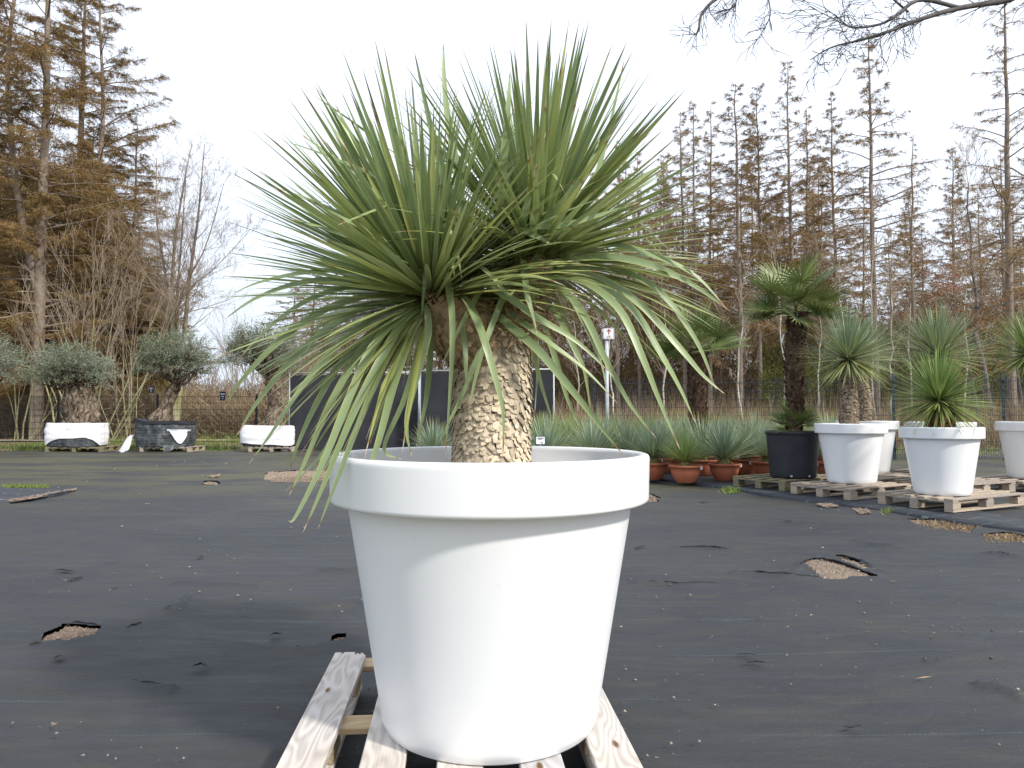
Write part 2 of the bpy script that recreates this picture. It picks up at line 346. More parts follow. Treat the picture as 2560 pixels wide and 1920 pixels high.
# woven fabric
def fabric(name, base, dust, moss, lines=True, rough=.62, grid=False):
    g = NT(name, rough, .35); o = g.tc.outputs['Object']; sx = g.n('ShaderNodeSeparateXYZ'); g.l(o, sx.inputs[0]); X, Y = sx.outputs[0], sx.outputs[1]
    a = g.noise(g.map(o, (.55, 1.1, 1)), 1.0, 6, .6, .6); b = g.noise(g.map(o, (1.4, 4.5, 1)), 1.6, 5, .6); f = g.noise(o, 260, 2)
    c = g.mix(g.ramp(a, [(.32, 0.), (.68, 1.)]), base[0], base[1])
    c = g.mix(g.ramp(b, [(.50, 0.), (.72, .6)]), c, dust)
    blot = g.noise(o, 2.6, 7, .7, 1.0); c = g.mix(g.ramp(blot, [(.28, .55), (.40, 0.)]), c, (.014, .015, .020))
    if moss:
        mo = g.noise(g.map(o, (.25, .6, 1)), 1.3, 6, .65); far = g.math('MULTIPLY_ADD', Y, .20, -1.45, True)
        # moss grows along the edge of the newer sheet on the right and at the far side
        mk = g.math('MULTIPLY', g.ramp(mo, [(.42, 0.), (.56, 1.)]), far); c = g.mix(g.math('MULTIPLY', mk, .7), c, (.095, .088, .035))
    # tears and scuffs
    t = g.noise(g.map(o, (1.0, 3.2, 1)), 3.2, 8, .75, 1.4); t2 = g.noise(o, .7, 2)
    tm = g.math('MULTIPLY', g.ramp(t, [(.675, 0.), (.70, 1.)]), g.ramp(t2, [(.48, 0.), (.60, 1.)]))
    c = g.mix(g.math('MULTIPLY', tm, .85), c, (.008, .008, .010))
    s = g.noise(o, 38, 2, .5); c = g.mix(g.ramp(s, [(.755, 0.), (.78, .6)]), c, (.20, .17, .12))
    c = g.mix(g.ramp(f, [(.35, .0), (.75, .35)]), c, (.085, .085, .09))
    if lines:
        wob = g.noise(g.map(o, (.9, .2, 1)), 1.0, 2); yy = g.math('ADD', Y, g.math('MULTIPLY', wob, .05))
        fr = g.math('FRACT', g.math('DIVIDE', g.math('ADD', yy, -2.264 - .025 + .1385 + 2.77), .277))
        ln = g.math('LESS_THAN', g.math('ABSOLUTE', g.math('SUBTRACT', fr, .5)), .0085)
        dash = g.math('GREATER_THAN', g.math('FRACT', g.math('MULTIPLY', X, 55)), .45)
        br = g.ramp(g.noise(g.map(o, (.8, 3.4, 1)), 1.0, 3), [(.42, 0.), (.6, 1.)])
        c = g.mix(g.math('MULTIPLY', g.math('MULTIPLY', ln, dash), g.math('MULTIPLY', br, .5)), c, (.14, .21, .22))
    if grid:
        # broken pale marking threads woven in two directions
        rot = g.n('ShaderNodeMapping'); g.l(o, rot.inputs[0]); rot.inputs['Rotation'].default_value = (0, 0, R(-28)); rs = g.n('ShaderNodeSeparateXYZ'); g.l(rot.outputs[0], rs.inputs[0])
        u = g.math('FRACT', g.math('MULTIPLY', rs.outputs[1], 3.7)); row = g.math('FLOOR', g.math('MULTIPLY', rs.outputs[1], 3.7))
        v = g.math('FRACT', g.math('ADD', g.math('MULTIPLY', rs.outputs[0], 2.0), g.math('MULTIPLY', row, .37)))
        m1 = g.math('MULTIPLY', g.math('LESS_THAN', u, .035), g.math('LESS_THAN', v, .6))
        m2 = g.math('MULTIPLY', g.math('LESS_THAN', v, .02), g.math('LESS_THAN', u, .6))
        c = g.mix(g.math('MULTIPLY', g.math('MAXIMUM', m1, m2), .55), c, (.25, .30, .32))
    g.l(g.ramp(b, [(.3, .48), (.7, .78)]), g.b.inputs['Roughness'])
    g.color(c); h = g.math('ADD', g.math('MULTIPLY', a, 1.0), g.math('MULTIPLY', f, .02)); h = g.math('ADD', h, g.math('MULTIPLY', t, .35))
    g.bump(h, .75, .06); return g.m
M_fabric = fabric('black_ground_fabric', ((.018, .022, .027), (.038, .040, .042)), (.064, .056, .045), True)
M_fabric2 = fabric('newer_black_fabric', ((.022, .027, .037), (.034, .041, .052)), (.05, .05, .05), False, False, .45, True)

# ================================================================== GROUND
rng = np.random.default_rng(5)
tag(mesh_obj('ground', [(-1500, -300, -.06), (1500, -300, -.06), (1500, 2500, -.06), (-1500, 2500, -.06)], [(0, 1, 2, 3)], M_earth), kind='structure')
FOLDS = [[(1590, 1455), (1700, 1466), (1850, 1462)], [(1835, 1432), (1930, 1438), (2055, 1447)], [(1690, 1370), (1780, 1372), (1860, 1382)],
         [(0, 1715), (60, 1722), (150, 1735)], [(325, 1704), (380, 1718), (430, 1722)], [(805, 1425), (850, 1430), (905, 1427)], [(0, 1493), (40, 1496), (85, 1500)],
         [(445, 1462), (560, 1466), (640, 1465)], [(430, 1530), (455, 1512), (478, 1492)], [(2450, 1716), (2500, 1728), (2545, 1745)], [(2470, 1382), (2510, 1388), (2560, 1396)],
         [(2140, 1355), (2200, 1368), (2250, 1374)], [(160, 1568), (200, 1562), (265, 1572)], [(105, 1608), (90, 1616), (68, 1620)], [(2030, 1396), (2110, 1412), (2195, 1445)], [(1990, 1430), (2010, 1405), (2035, 1397)], [(2080, 1390), (2150, 1405), (2205, 1430)]]
FW = [[tuple(gp(x, y)[:2]) for x, y in f] for f in FOLDS]
def seg_dist(X, Y, a, b):
    ax, ay = a; bx, by = b; dx, dy = bx - ax, by - ay; l2 = dx * dx + dy * dy
    t = np.clip(((X - ax) * dx + (Y - ay) * dy) / l2, 0, 1); return np.hypot(X - ax - t * dx, Y - ay - t * dy)
def vnoise(X, Y, s, seed=0):
    """smooth value noise"""
    g_ = np.random.default_rng(seed).random((257, 257)); x = X / s + 100; y = Y / s + 100
    xi = np.floor(x).astype(int); yi = np.floor(y).astype(int); fx = x - xi; fy = y - yi; fx = fx * fx * (3 - 2 * fx); fy = fy * fy * (3 - 2 * fy)
    q = lambda i, j: g_[(xi + i) % 257, (yi + j) % 257]
    return (q(0, 0) * (1 - fx) + q(1, 0) * fx) * (1 - fy) + (q(0, 1) * (1 - fx) + q(1, 1) * fx) * fy - .5
ys = 1.2 * (21.4 / 1.2) ** (np.linspace(0, 1, 460)); ts = np.linspace(-1.0, 1.0, 620)
YY, TT = np.meshgrid(ys, ts, indexing='ij'); XX = TT * (YY + .8)
ZZ = vnoise(XX, YY, 1.3, 1) * .034 + vnoise(XX + YY * .4, YY * 1.9, .55, 2) * .022 + vnoise(XX - YY * .3, YY * 3.0, .22, 3) * .008
for f in FW:
    dmin = np.full(XX.shape, 9.)
    for a, b in zip(f[:-1], f[1:]): dmin = np.minimum(dmin, seg_dist(XX, YY, a, b))
    wdt = .018 + .0035 * f[0][1]; ZZ += .028 * np.exp(-(dmin / wdt) ** 2)
HOLES = [[(102, 1606), (118, 1590), (150, 1578), (165, 1568), (205, 1570), (252, 1574), (232, 1590), (205, 1596), (185, 1600), (172, 1609), (150, 1604), (130, 1608)],
 [(2014, 1408), (2045, 1398), (2075, 1404), (2140, 1424), (2192, 1446), (2150, 1447), (2062, 1449), (2046, 1436)], [(2086, 1392), (2100, 1390), (2140, 1404), (2178, 1420), (2165, 1425), (2120, 1408)],
 [(664, 1190), (676, 1180), (760, 1178), (835, 1178), (835, 1196), (780, 1206), (690, 1206), (664, 1200)], [(832, 1598), (850, 1592), (868, 1593), (860, 1600), (835, 1604)],
 [(510, 1206), (525, 1203), (545, 1206), (545, 1212), (512, 1213)], [(1612, 1240), (1626, 1236), (1646, 1246), (1640, 1258), (1622, 1256)],
 [(2270, 1300), (2360, 1302), (2440, 1316), (2425, 1332), (2350, 1322), (2290, 1312)], [(2455, 1338), (2520, 1334), (2600, 1352), (2640, 1375), (2540, 1356), (2470, 1346)]]
inh = np.zeros(XX.shape, bool); near = np.full(XX.shape, 9.)
for h_ in HOLES:
    W = [gp(*p) for p in h_]; r_ = np.zeros(XX.shape, bool)
    for i in range(len(W)):
        a, b = W[i - 1], W[i]; near = np.minimum(near, seg_dist(XX, YY, (a.x, a.y), (b.x, b.y)))
        r_ ^= ((b.y > YY) != (a.y > YY)) & (XX < (a.x - b.x) * (YY - b.y) / (a.y - b.y + 1e-9) + b.x)
    inh |= r_
fl_ = np.clip(near / .25, 0, 1); fl_ = np.where(inh, 0, fl_ * fl_ * (3 - 2 * fl_)); ZZ = ZZ * fl_ + (1 - fl_) * .006 + .018 * np.exp(-(near / .05) ** 2) * (vnoise(XX, YY, .12, 55) + .5) * ~inh
YY2 = YY + vnoise(XX, YY, .5, 8) * .25 * (YY > 20.5)
V = np.stack([XX, YY2, ZZ], -1).reshape(-1, 3); ny, nx = XX.shape; ii = (np.arange(ny - 1)[:, None] * nx + np.arange(nx - 1)[None]).ravel()
ih = inh.ravel(); ii = ii[~(ih[ii] | ih[ii + 1] | ih[ii + nx] | ih[ii + nx + 1])]
tag(mesh_obj('ground_fabric', V, np.stack([ii, ii + 1, ii + 1 + nx, ii + nx], 1), M_fabric, smooth=True), kind='structure')

# newer sheet under the pots on the right: a thick edge slab
GZ = .035
edge = [(1040, 1128), (1300, 1150), (1480, 1176), (1600, 1190), (1700, 1202), (1836, 1219), (1980, 1244), (2080, 1255), (2200, 1271), (2380, 1299), (2560, 1324), (2800, 1366), (3100, 1420)]
ef = [gp(x, y, GZ) for x, y in edge]; K = 14; Vs = []; Fs = []; n_e = 0; pts = []
for a, b in zip(ef[:-1], ef[1:]):
    for k in range(12): pts.append(a.lerp(b, k / 12))
pts.append(ef[-1]); bp = [Vector((p.x + .5 + (16.8 - p.y) * .62 * 0, max(16.9, p.y + .5), 0)) for p in pts]
for i, p in enumerate(pts):
    w = .015 * math.sin(i * .9) + .02 * mnoise.noise(Vector((i * .35, 0, 3)))
    q = Vector((p.x, p.y + w, 0)); Vs.append((q.x, q.y - .012, -.01)); Vs.append((q.x, q.y, GZ - .008 + .012 * mnoise.noise(Vector((i * .5, 2, 3)))))
    for k in range(1, K):
        t = k / (K - 1); v = q.lerp(bp[i], t); Vs.append((v.x, v.y, GZ - .004 + .012 * mnoise.noise(Vector((v.x * 1.5, v.y * 1.5, 0)))))
W_ = K + 1
for i in range(len(pts) - 1):
    for k in range(W_ - 1): Fs.append((i * W_ + k, (i + 1) * W_ + k, (i + 1) * W_ + k + 1, i * W_ + k + 1))
tag(mesh_obj('newer_ground_fabric', Vs, Fs, M_fabric2, smooth=True), kind='structure')

def fold(pts, hgt, name='fabric_fold'):
    """lifted lip of fabric: gentle back slope, overhanging front edge"""
    P = [gp(x, y) for x, y in pts]; C_ = []
    for a, b in zip(P[:-1], P[1:]):
        for k in range(8): C_.append(a.lerp(b, k / 8))
    C_.append(P[-1]); n = len(C_); V = []; Fc = []
    for i, p in enumerate(C_):
        e = math.sin(math.pi * (i + .3) / (n - .4)) ** .6 if 0 < i < n - 1 else .05; q = C_[min(i + 1, n - 1)] - C_[max(i - 1, 0)]; d = Vector((-q.y, q.x, 0)).normalized(); d = d if d.y > 0 else -d
        h = hgt * e * (1 + .35 * mnoise.noise(Vector((i * .45, p.x, p.y)))); w = d * (.02 * mnoise.noise(Vector((i * .3, p.y, 1))))
        for k, z in ((2.2, .004), (1.2, .35), (.3, .92), (-.1, 1.0), (-.25, .93), (.35, .1)): V.append(tuple(p + w + d * k * h) [:2] + (z * h + .006,))
    for i in range(n - 1):
        for k in range(5): Fc.append((i * 6 + k, (i + 1) * 6 + k, (i + 1) * 6 + k + 1, i * 6 + k + 1))
    tag(mesh_obj(name, V, Fc, M_fabric, smooth=True), kind='structure')
def gravel(name, poly, mat, n, size=.012, z=.014, cat=None):
    """patch of gravel showing through a tear: a low sheet of stones"""
    P = [gp(x, y) for x, y in poly]; xs = [p.x for p in P]; yy = [p.y for p in P]
    def inside(x, y):
        r = False; j = len(P) - 1
        for i in range(len(P)):
            if (P[i].y > y) != (P[j].y > y) and x < (P[j].x - P[i].x) * (y - P[i].y) / (P[j].y - P[i].y) + P[i].x: r = not r
            j = i
        return r
    rg = random.Random(len(poly) * 7 + n); pts = []
    while len(pts) < n:
        x = rg.uniform(min(xs), max(xs)); y = rg.uniform(min(yy), max(yy))
        if inside(x, y): pts.append((x, y))
    pts = np.array(pts); r = np.random.default_rng(n); b = octs(np.c_[pts, np.full(n, z + .004) + r.random(n) * .006], r.uniform(.5, 1.2, n) * size, r)
    V, Fq = b; m = len(V); pv = []
    for i, p in enumerate(P):
        q = P[(i + 1) % len(P)]
        for k in range(4):
            w = p.lerp(q, k / 4); pv.append((w.x + rg.uniform(-1, 1) * size, w.y + rg.uniform(-1, 1) * size, z))
    o = mesh_obj(name, np.array([*V.tolist(), *pv]), [tuple(f) for f in Fq.tolist()] + [tuple(range(m, m + len(pv)))], mat)
    return tag(o, kind='structure')
def octs(P, S, r):
    """small irregular stones (octahedra)"""
    D = np.array([[1, 0, 0], [0, 1, 0], [-1, 0, 0], [0, -1, 0], [0, 0, 1], [0, 0, -.6]], float); n = len(P)
    A = r.uniform(0, 6.28, n); c, s = np.cos(A), np.sin(A); V = np.repeat(D[None], n, 0) * r.uniform(.6, 1.3, (n, 6, 1)); V[:, :, 2] *= .7
    x = V[:, :, 0] * c[:, None] - V[:, :, 1] * s[:, None]; y = V[:, :, 0] * s[:, None] + V[:, :, 1] * c[:, None]; V[:, :, 0] = x; V[:, :, 1] = y
    V = V * np.asarray(S)[:, None, None] + P[:, None]; f = np.array([[0, 1, 4], [1, 2, 4], [2, 3, 4], [3, 0, 4], [1, 0, 5], [2, 1, 5], [3, 2, 5], [0, 3, 5]])
    return V.reshape(-1, 3), (np.arange(n)[:, None, None] * 6 + f[None]).reshape(-1, 3)
def grow(p, k=1.06):
    cx, cy = sum(a for a, b in p) / len(p), sum(b for a, b in p) / len(p); return [(cx + (a - cx) * k, cy + (b - cy) * k * 1.03) for a, b in p]
for h_, n_, s_, nm in zip(HOLES, (1100, 2300, 420, 3600, 120, 120, 260, 1100, 1100), (.013, .013, .012, .024, .010, .018, .016, .016, .015), ['gravel_patch'] * 7 + ['dirt_strip'] * 2): gravel(nm, grow(h_), M_gravel, n_, s_, -.014)
gravel('gravel_patch', [(520, 1193), (550, 1188), (548, 1194), (530, 1196)], M_gravel, 60, .02, .012)
gravel('dirt_strip', [(2042, 1264), (2080, 1264), (2100, 1270), (2060, 1271)], M_gravel, 160, .018, .012)
gravel('dirt_strip', [(2130, 1276), (2170, 1276), (2176, 1286), (2150, 1288)], M_gravel, 160, .016, .012)
# a lifted flap of newer fabric at the left edge with its torn, dirty rim
fl = [gp(x, y, .03) for x, y in ((-120, 1218), (60, 1221), (178, 1226), (140, 1234), (80, 1243), (30, 1252), (-120, 1262))]
m = MB(); m.add([(p.x, p.y, .035) for p in fl] + [(p.x, p.y - .03, -.005) for p in fl], [tuple(range(7))[::-1]] + [(i, (i + 1) % 7, 7 + (i + 1) % 7, 7 + i) for i in range(7)])
tag(m.build('fabric_flap', M_fabric2), kind='structure')
gravel('dirt_strip', [(-10, 1257), (40, 1252), (90, 1244), (150, 1233), (190, 1226), (185, 1230), (140, 1238), (90, 1250), (30, 1259)], M_gravel, 500, .02, .02)
for i, f in enumerate(FOLDS): fold(f, .022 if i < 3 else .017)
rf = random.Random(8)
for x0, y0 in ((1865, 1640), (1890, 1660), (2290, 1450), (1970, 1305), (1760, 1255), (1600, 1370), (2130, 1820), (160, 1430), (190, 1450), (285, 1478), (335, 1565), (500, 1670), (610, 1465), (690, 1590), (150, 1650), (420, 1520), (500, 1395)):
    a = rf.uniform(-.25, .9); ln_ = rf.uniform(10, 26); fold([(x0 - ln_ * math.cos(a), y0 + ln_ * math.sin(a) * .5), (x0 + rf.uniform(-4, 4), y0 + rf.uniform(-3, 3)), (x0 + ln_ * math.cos(a), y0 - ln_ * math.sin(a) * .5)], rf.uniform(.007, .013))
# pebbles strewn over the fabric
px = rng.uniform(-60, 2620, 1500); py = 1150 + (rng.random(1500) ** 1.3) * 760
Pb = np.array([tuple(gp(a, b)) for a, b in zip(px, py)]); keep = rng.random(1500) < np.clip(vnoise(Pb[:, 0], Pb[:, 1], 1.1, 9) * 1.6 + .25, .03, 1); Pb = Pb[keep]; Pb[:, 2] = .012
V, Fq = octs(Pb, (rng.random(len(Pb)) ** 3 * .008 + .0028) * (.7 + Pb[:, 1] * .12), rng)
tag(mesh_obj('scattered_pebbles', V, Fq, M_pebble), 'small tan and grey pebbles scattered over the black ground fabric', 'pebbles', kind='stuff')
# small scraps and straws
V, Fq = diamonds(Pb[::9] * [1.03, .98, 1] + [.07, .05, .004], np.c_[rng.normal(0, .03, (len(Pb[::9]), 2)), np.zeros(len(Pb[::9]))], .006, rng)
tag(mesh_obj('straw_bits', V, Fq, M_drygrass), 'tiny straw coloured leaf bits lying on the black ground fabric', 'straw', kind='stuff')

# grass verge and path behind
def grass(name, n, fx, h, mat, label, w=.012, lean=.4):
    P = fx(n); n = len(P); D = np.c_[rng.normal(0, lean, (n, 2)), np.ones(n)]; D = unit(D) * (rng.uniform(.4, 1.2, n) * h)[:, None]
    V, Fq = tris(P, D, w, rng); return tag(mesh_obj(name, V, Fq, mat), label, 'grass', kind='stuff')
def area(x0, x1, y0, y1, seed, thr=-.05, z=-.03, s=1.6):
    def f(n):
        P = np.c_[rng.uniform(x0, x1, n), rng.uniform(y0, y1, n), np.full(n, z)]; return P[vnoise(P[:, 0], P[:, 1], s, seed) > thr]
    return f
grass('verge_grass', 26000, area(-17, 12, 21.7, 29.5, 21, -.2), .17, M_grass, 'green grass growing along the verge by the fence', .03)
grass('verge_grass', 9000, area(4, 24, 16.9, 23, 22, .0), .13, M_grass, 'green grass behind the pallets on the right', .03)
grass('meadow_grass', 14000, area(-22, 26, 32, 36.5, 23, -.1), .30, M_grass, 'taller green grass beyond the pale path', .05)
grass('dead_grass', 8000, area(-22, 24, 21.4, 36, 24, .05), .10, M_drygrass, 'dry straw coloured grass and litter under the fence', .04, 1.2)
grass('edge_grass', 5200, lambda n: np.array([tuple(gp(a, b, 0)) for a, b in zip(np.r_[rng.uniform(2300, 2450, n // 2), rng.uniform(2460, 2640, n // 2)], np.r_[rng.uniform(1304, 1326, n // 2), rng.uniform(1336, 1362, n // 2)])])[rng.random(n // 2 * 2) < .2], .035, M_drygrass, 'low weedy grass in the dirt beside the newer sheet', .012, .8)
grass('grass_tuft', 260, lambda n: np.array([tuple(gp(a, b, 0)) for a, b in zip(rng.normal(1828, 11, n), rng.normal(1229, 2, n))]), .10, M_grass, 'small bright green grass tuft by the edge of the newer sheet', .012, .8)
grass('grass_tuft', 160, lambda n: np.array([tuple(gp(a, b, 0)) for a, b in zip(rng.normal(2222, 7, n), rng.normal(1281, 2, n))]), .07, M_grass, 'tiny green weed tuft below the front right pallets', .012, .8)
grass('moss_tuft', 1500, lambda n: np.array([tuple(gp(a, b, 0)) for a, b in zip(rng.uniform(10, 120, n), rng.uniform(1216, 1221, n))]), .05, M_grass, 'low green moss beside the lifted flap of fabric on the left', .02, .8)
tag(mesh_obj('path', [(-40, 29.6, -.03), (40, 29.6, -.03), (40, 31.6, -.03), (-40, 31.6, -.03)], [(0, 1, 2, 3)], M_path), kind='structure')

# ================================================================== PALLETS
def board(name, parent, c, size, rz, mat, ragged=None):
    """board with local X = length; optional ragged end outline"""
    l, w, h = size; m = MB()
    if ragged:
        out = [(-l / 2, -w / 2)] + [(l / 2 + dx, w * (t - .5)) for t, dx in ragged] + [(-l / 2, w / 2)]
        k = len(out); m.add([(x, y, -h / 2) for x, y in out] + [(x, y, h / 2) for x, y in out], [tuple(range(k))[::-1], tuple(range(k, 2 * k))] + [(i, (i + 1) % k, k + (i + 1) % k, k + i) for i in range(k)])
    else: m.box((0, 0, 0), size, 0, .0035)
    o = m.build(name, mat, parent); o.location = c; o.rotation_euler = (0, 0, rz); return o
def pallet(loc, rz, wid, label, wood, block, deck=5, deckw=.125, main=False, group=None, seed=0, length=1.2):
    """local Y = board direction (length), X = width"""
    rg = random.Random(seed); t = empty('wooden_pallet', loc, rz, label, 'pallet', group)
    hl, hw = length / 2, wid / 2; q = math.pi / 2
    for y in (-hl + .05, 0, hl - .05): board('cross_board', t, (0, y, .111), (wid - .006, .098, .022), 0, block if main else wood)
    for k in range(deck):
        x = -hw + deckw / 2 + k * (wid - deckw) / (deck - 1)
        rag = [(0, 0), (.2, .0), (.24, -.02), (.3, .002), (.62, .0), (.66, -.035), (.72, -.012), (.8, -.03), (.84, -.006), (1, -.045)] if main and k == 0 else None
        if rag: rag = [(1 - a, b) for a, b in rag][::-1]
        board('deck_board', t, (x + rg.uniform(-.004, .004), rg.uniform(-.006, .006), .133), (length, deckw + rg.uniform(-.006, .006), .0215), q + rg.uniform(-.006, .006), wood, rag)
    for x in (-hw + .055, 0, hw - .055):
        for y in (-hl + .072, 0, hl - .072): board('block', t, (x, y, .061), (.142, .098, .078), q, block)
        board('bottom_board', t, (x, 0, .0108), (length - .004, .10, .0215), q, wood)
    return t
pc = gp(1280, 1800, .144)
PAL = pallet((-.165, 2.35, .004), R(4.4), .985, 'weathered grey wooden pallet under the large white pot in front', M_wood, M_woodside, 5, .122, True, seed=1)
OR = R(-60.5)   # boards of the right-hand pallets run to the right and back
RP = [((6.55, 11.5), 'empty looking pallet at the back between the white pots', M_wood_far, 'G'), ((5.25, 10.75), 'grey pallet in the gap behind the front right pot', M_wood_far, 'H'),
      ((5.13, 8.47), 'pale pallet under the front right white pot with the green yucca', M_wood_far, 'C'),
      ((4.47, 9.56), 'pallet carrying the white pot with the blue trunked yucca', M_wood_far, 'B'),
      ((4.02, 10.62), 'darker mossy pallet under the black tub with the palm', M_wood_moss, 'A'),
      ((5.75, 11.45), 'pallet carrying the white pot behind the blue trunked yucca', M_wood_far, 'D'),
      ((6.10, 9.98), 'pallet at the back under the white pot behind the front right yucca', M_wood_far, 'E'),
      ((7.33, 10.35), 'pallet under the white pot cut off by the right edge', M_wood_far, 'F')]
for i, ((x, y), lb, w, k) in enumerate(RP): pallet((x, y, GZ), OR + R((3, -3, -2, 0, 3, 5, -4, 2)[i]), .9, lb, w, w, 5 if k != 'C' else 6, .098, seed=10 + i, length=1.38 if k == 'C' else 1.25)
for i, (xx, wpx, lb, wd) in enumerate([(183, 146, 'low pallet under the left root ball in white wrap', M_wood_moss), (412, 130, 'low pallet under the root ball in torn black cloth', M_wood_far), (678, 118, 'low pallet under the root ball beside the black screen', M_wood_far)]):
    p = gp(xx, 1130, 0); t = pallet((p.x, p.y + .5, 0), 0, wpx * .0112, lb, wd, wd, 7, .12, seed=20 + i, length=1.0)

# ================================================================== POTS
def pot_profile(R_, H, rim=.145, k=1.0):
    lip = .034 * k; b = R_ * .66; t = R_ * .888
    return [(0, .003), (b - .05, .003), (b - .035, .0), (b - .012, .0), (b - .004, .004), (b - .003, .010), (b + .002, .016), (b + .008, .035), (b + .014, .07), (b + .018, .10), (b + .018 + (t - b - .018) * .5, .10 + (H - rim - .11) * .5), (t - (t - b - .018) * .06, H - rim - .01 - (H - rim - .11) * .06), (t - (t - b - .018) * .01, H - rim - .01 - (H - rim - .11) * .01),
            (t, H - rim - .010), (t + .002, H - rim - .002), (R_ - .018, H - rim - .002), (R_ - .008, H - rim + .001), (R_ - .0038, H - rim + .006), (R_ - .0034, H - rim + .012),
            (R_ - .0004, H - .022), (R_, H - .014), (R_ - .001, H - .007), (R_ - .005, H - .002), (R_ - .011, H), (R_ - lip + .008, H), (R_ - lip, H - .004), (R_ - lip - .004, H - .015), (R_ - lip - .012, H - rim + .03), (R_ - lip - .030, H - .20)]
def pot(name, loc, R_, H, label, soil_d=.12, rim=.145, mat=None, n=96, group=None):
    t = empty(name, loc, 0, label, 'plant pot', group); pf = pot_profile(R_, H, rim); ki = next(i for i, p in enumerate(pf) if p[0] > R_ * .95)
    body = pf[:ki] + [(pf[ki - 1][0], H - rim + .012), (pf[ki - 1][0] - .012, H - rim + .012), pf[-1]]; V, Fc = lathe(body, n); mesh_obj('pot_body', V, Fc, mat or M_pot, t, True)
    V, Fc = lathe([(pf[ki - 1][0] - .006, H - rim - .002)] + pf[ki:-1] + [(pf[ki - 1][0] - .010, H - rim + .02)], n); mesh_obj('rim', V, Fc, mat or M_pot, t, True)
    z = H - soil_d; rr = R_ - .034 - .012; V = []; Fc = []
    for i in range(9):
        for j in range(32):
            a = j / 32 * 6.283; r = rr * i / 8; V.append((r * math.cos(a), r * math.sin(a), z + (.018 * mnoise.noise(Vector((r * 9 * math.cos(a), r * 9 * math.sin(a), loc[0]))) if i < 8 else 0)))
    for i in range(8):
        for j in range(32): Fc.append((i * 32 + j, (i + 1) * 32 + j, (i + 1) * 32 + (j + 1) % 32, i * 32 + (j + 1) % 32))
    mesh_obj('soil', V, Fc, M_soil, t, True)
    return t
PD = 2.308; PX = -.069; PZ = .1485
pot('white_plant_pot', (PX, PD, PZ), .5, .828, 'largest white plastic pot with wide rim, on the pallet in front', .115, .142, n=160)
PP = {}
for key, xpx, D, Rr, H, lb in [('1', 2125, 9.68, .452, .785, 'white pot holding the blue yucca with a slender scaly trunk'), ('2', 2166, 11.4, .455, .80, 'white pot half hidden behind the blue trunked yucca'),
                            ('3', 2350, 8.30, .432, .765, 'white pot with the short green yucca at front right'), ('4', 2347, 9.95, .435, .80, 'white pot mostly hidden behind the short green yucca'),
                            ('5', 2575, 10.3, .432, .80, 'white pot cut off by the right edge of the photo')]:
    x = (xpx - 1280) * D / F; PP[key] = (x, D, GZ + .146 + (0 if key != '3' else .0)); pot('white_plant_pot', PP[key], Rr, H, lb, .06 if key != '5' else .05, .13)
# black tub
def tub(loc, R_, H, label):
    t = empty('black_plant_tub', loc, 0, label, 'plant pot'); prof = [(0, 0), (R_ * .80, 0), (R_ * .83, .015), (R_ * .85, .05), (R_ * .955, H - .06), (R_ * .96, H - .05), (R_ * 1.0, H - .045), (R_ * 1.0, H - .004), (R_ * .99, H), (R_ * .95, H), (R_ * .94, H - .02), (R_ * .92, H - .2)]
    V, Fc = lathe(prof, 64); mesh_obj('tub_body', V, Fc, M_blackplast, t, True)
    V, Fc = lathe([(0, H - .06), (R_ * .93, H - .06)], 32); mesh_obj('soil', V, Fc, M_soil, t, True)
    m = MB()
    for a in (-2.0, -1.2, -.5):
        m.box((R_ * .845 * math.cos(a), R_ * .845 * math.sin(a), .035), (.03, .03, .025), a, .004)
    m.build('drain_lug', M_metal, t); return t
TUB = ((1979 - 1280) * 10.45 / F, 10.45, GZ + .146)
tub(TUB, .375, .665, 'round black tub holding the tall fan palm')

# ================================================================== BLADES
def blade_arr(P, S, N, width, fold=.25, prof=None):
    """P (n,3) curve, S (n,3) side dirs, N (n,3) normals -> V, faces, uv"""
    n = len(P); v = np.linspace(0, 1, n)
    if prof is None: prof = np.interp(v, [0, .08, .32, .6, .82, .93, 1], [.75, .66, 1, .80, .42, .18, .01])
    w = (width * prof / 2)[:, None]; Vv = np.stack([P - S * w, P - N * w * fold, P + S * w], 1).reshape(-1, 3)
    i = np.arange(n - 1)[:, None] * 3; Fq = np.concatenate([i + [[0, 1, 4, 3]], i + [[1, 2, 5, 4]]], 0)
    uv = np.stack([np.tile([0, .5, 1], n), np.repeat(v, 3)], 1); return Vv, Fq, uv
def leaf_curve(base, d0, L_, n, bend, power, side, twist=0., kink=None):
    P = np.empty((n, 3)); S = np.empty((n, 3)); N = np.empty((n, 3)); p = np.array(base, float); d = unit(np.array(d0, float)); s = unit(np.array(side, float)); g_ = np.array([0, 0, -1.])
    for i in range(n):
        s = unit(s - d * np.dot(s, d)); a = twist * i / n; nn = np.cross(s, d); P[i] = p; S[i] = s * math.cos(a) + nn * math.sin(a); N[i] = np.cross(S[i], d)
        t = i / (n - 1); k = bend * (t ** power)
        if kink and abs(t - kink[0]) < .5 / n: k += kink[1]
        d = unit(d + g_ * k * math.sqrt(max(1e-4, 1 - d[2] ** 2) + .05)); p = p + d * L_ / (n - 1)
    return P, S, N
def frame(axis):
    a = unit(np.array(axis, float)); r = np.array([0, 1., 0]) if abs(a[1]) < .8 else np.array([1., 0, 0]); u = unit(np.cross(a, r)); return a, u, np.cross(a, u)
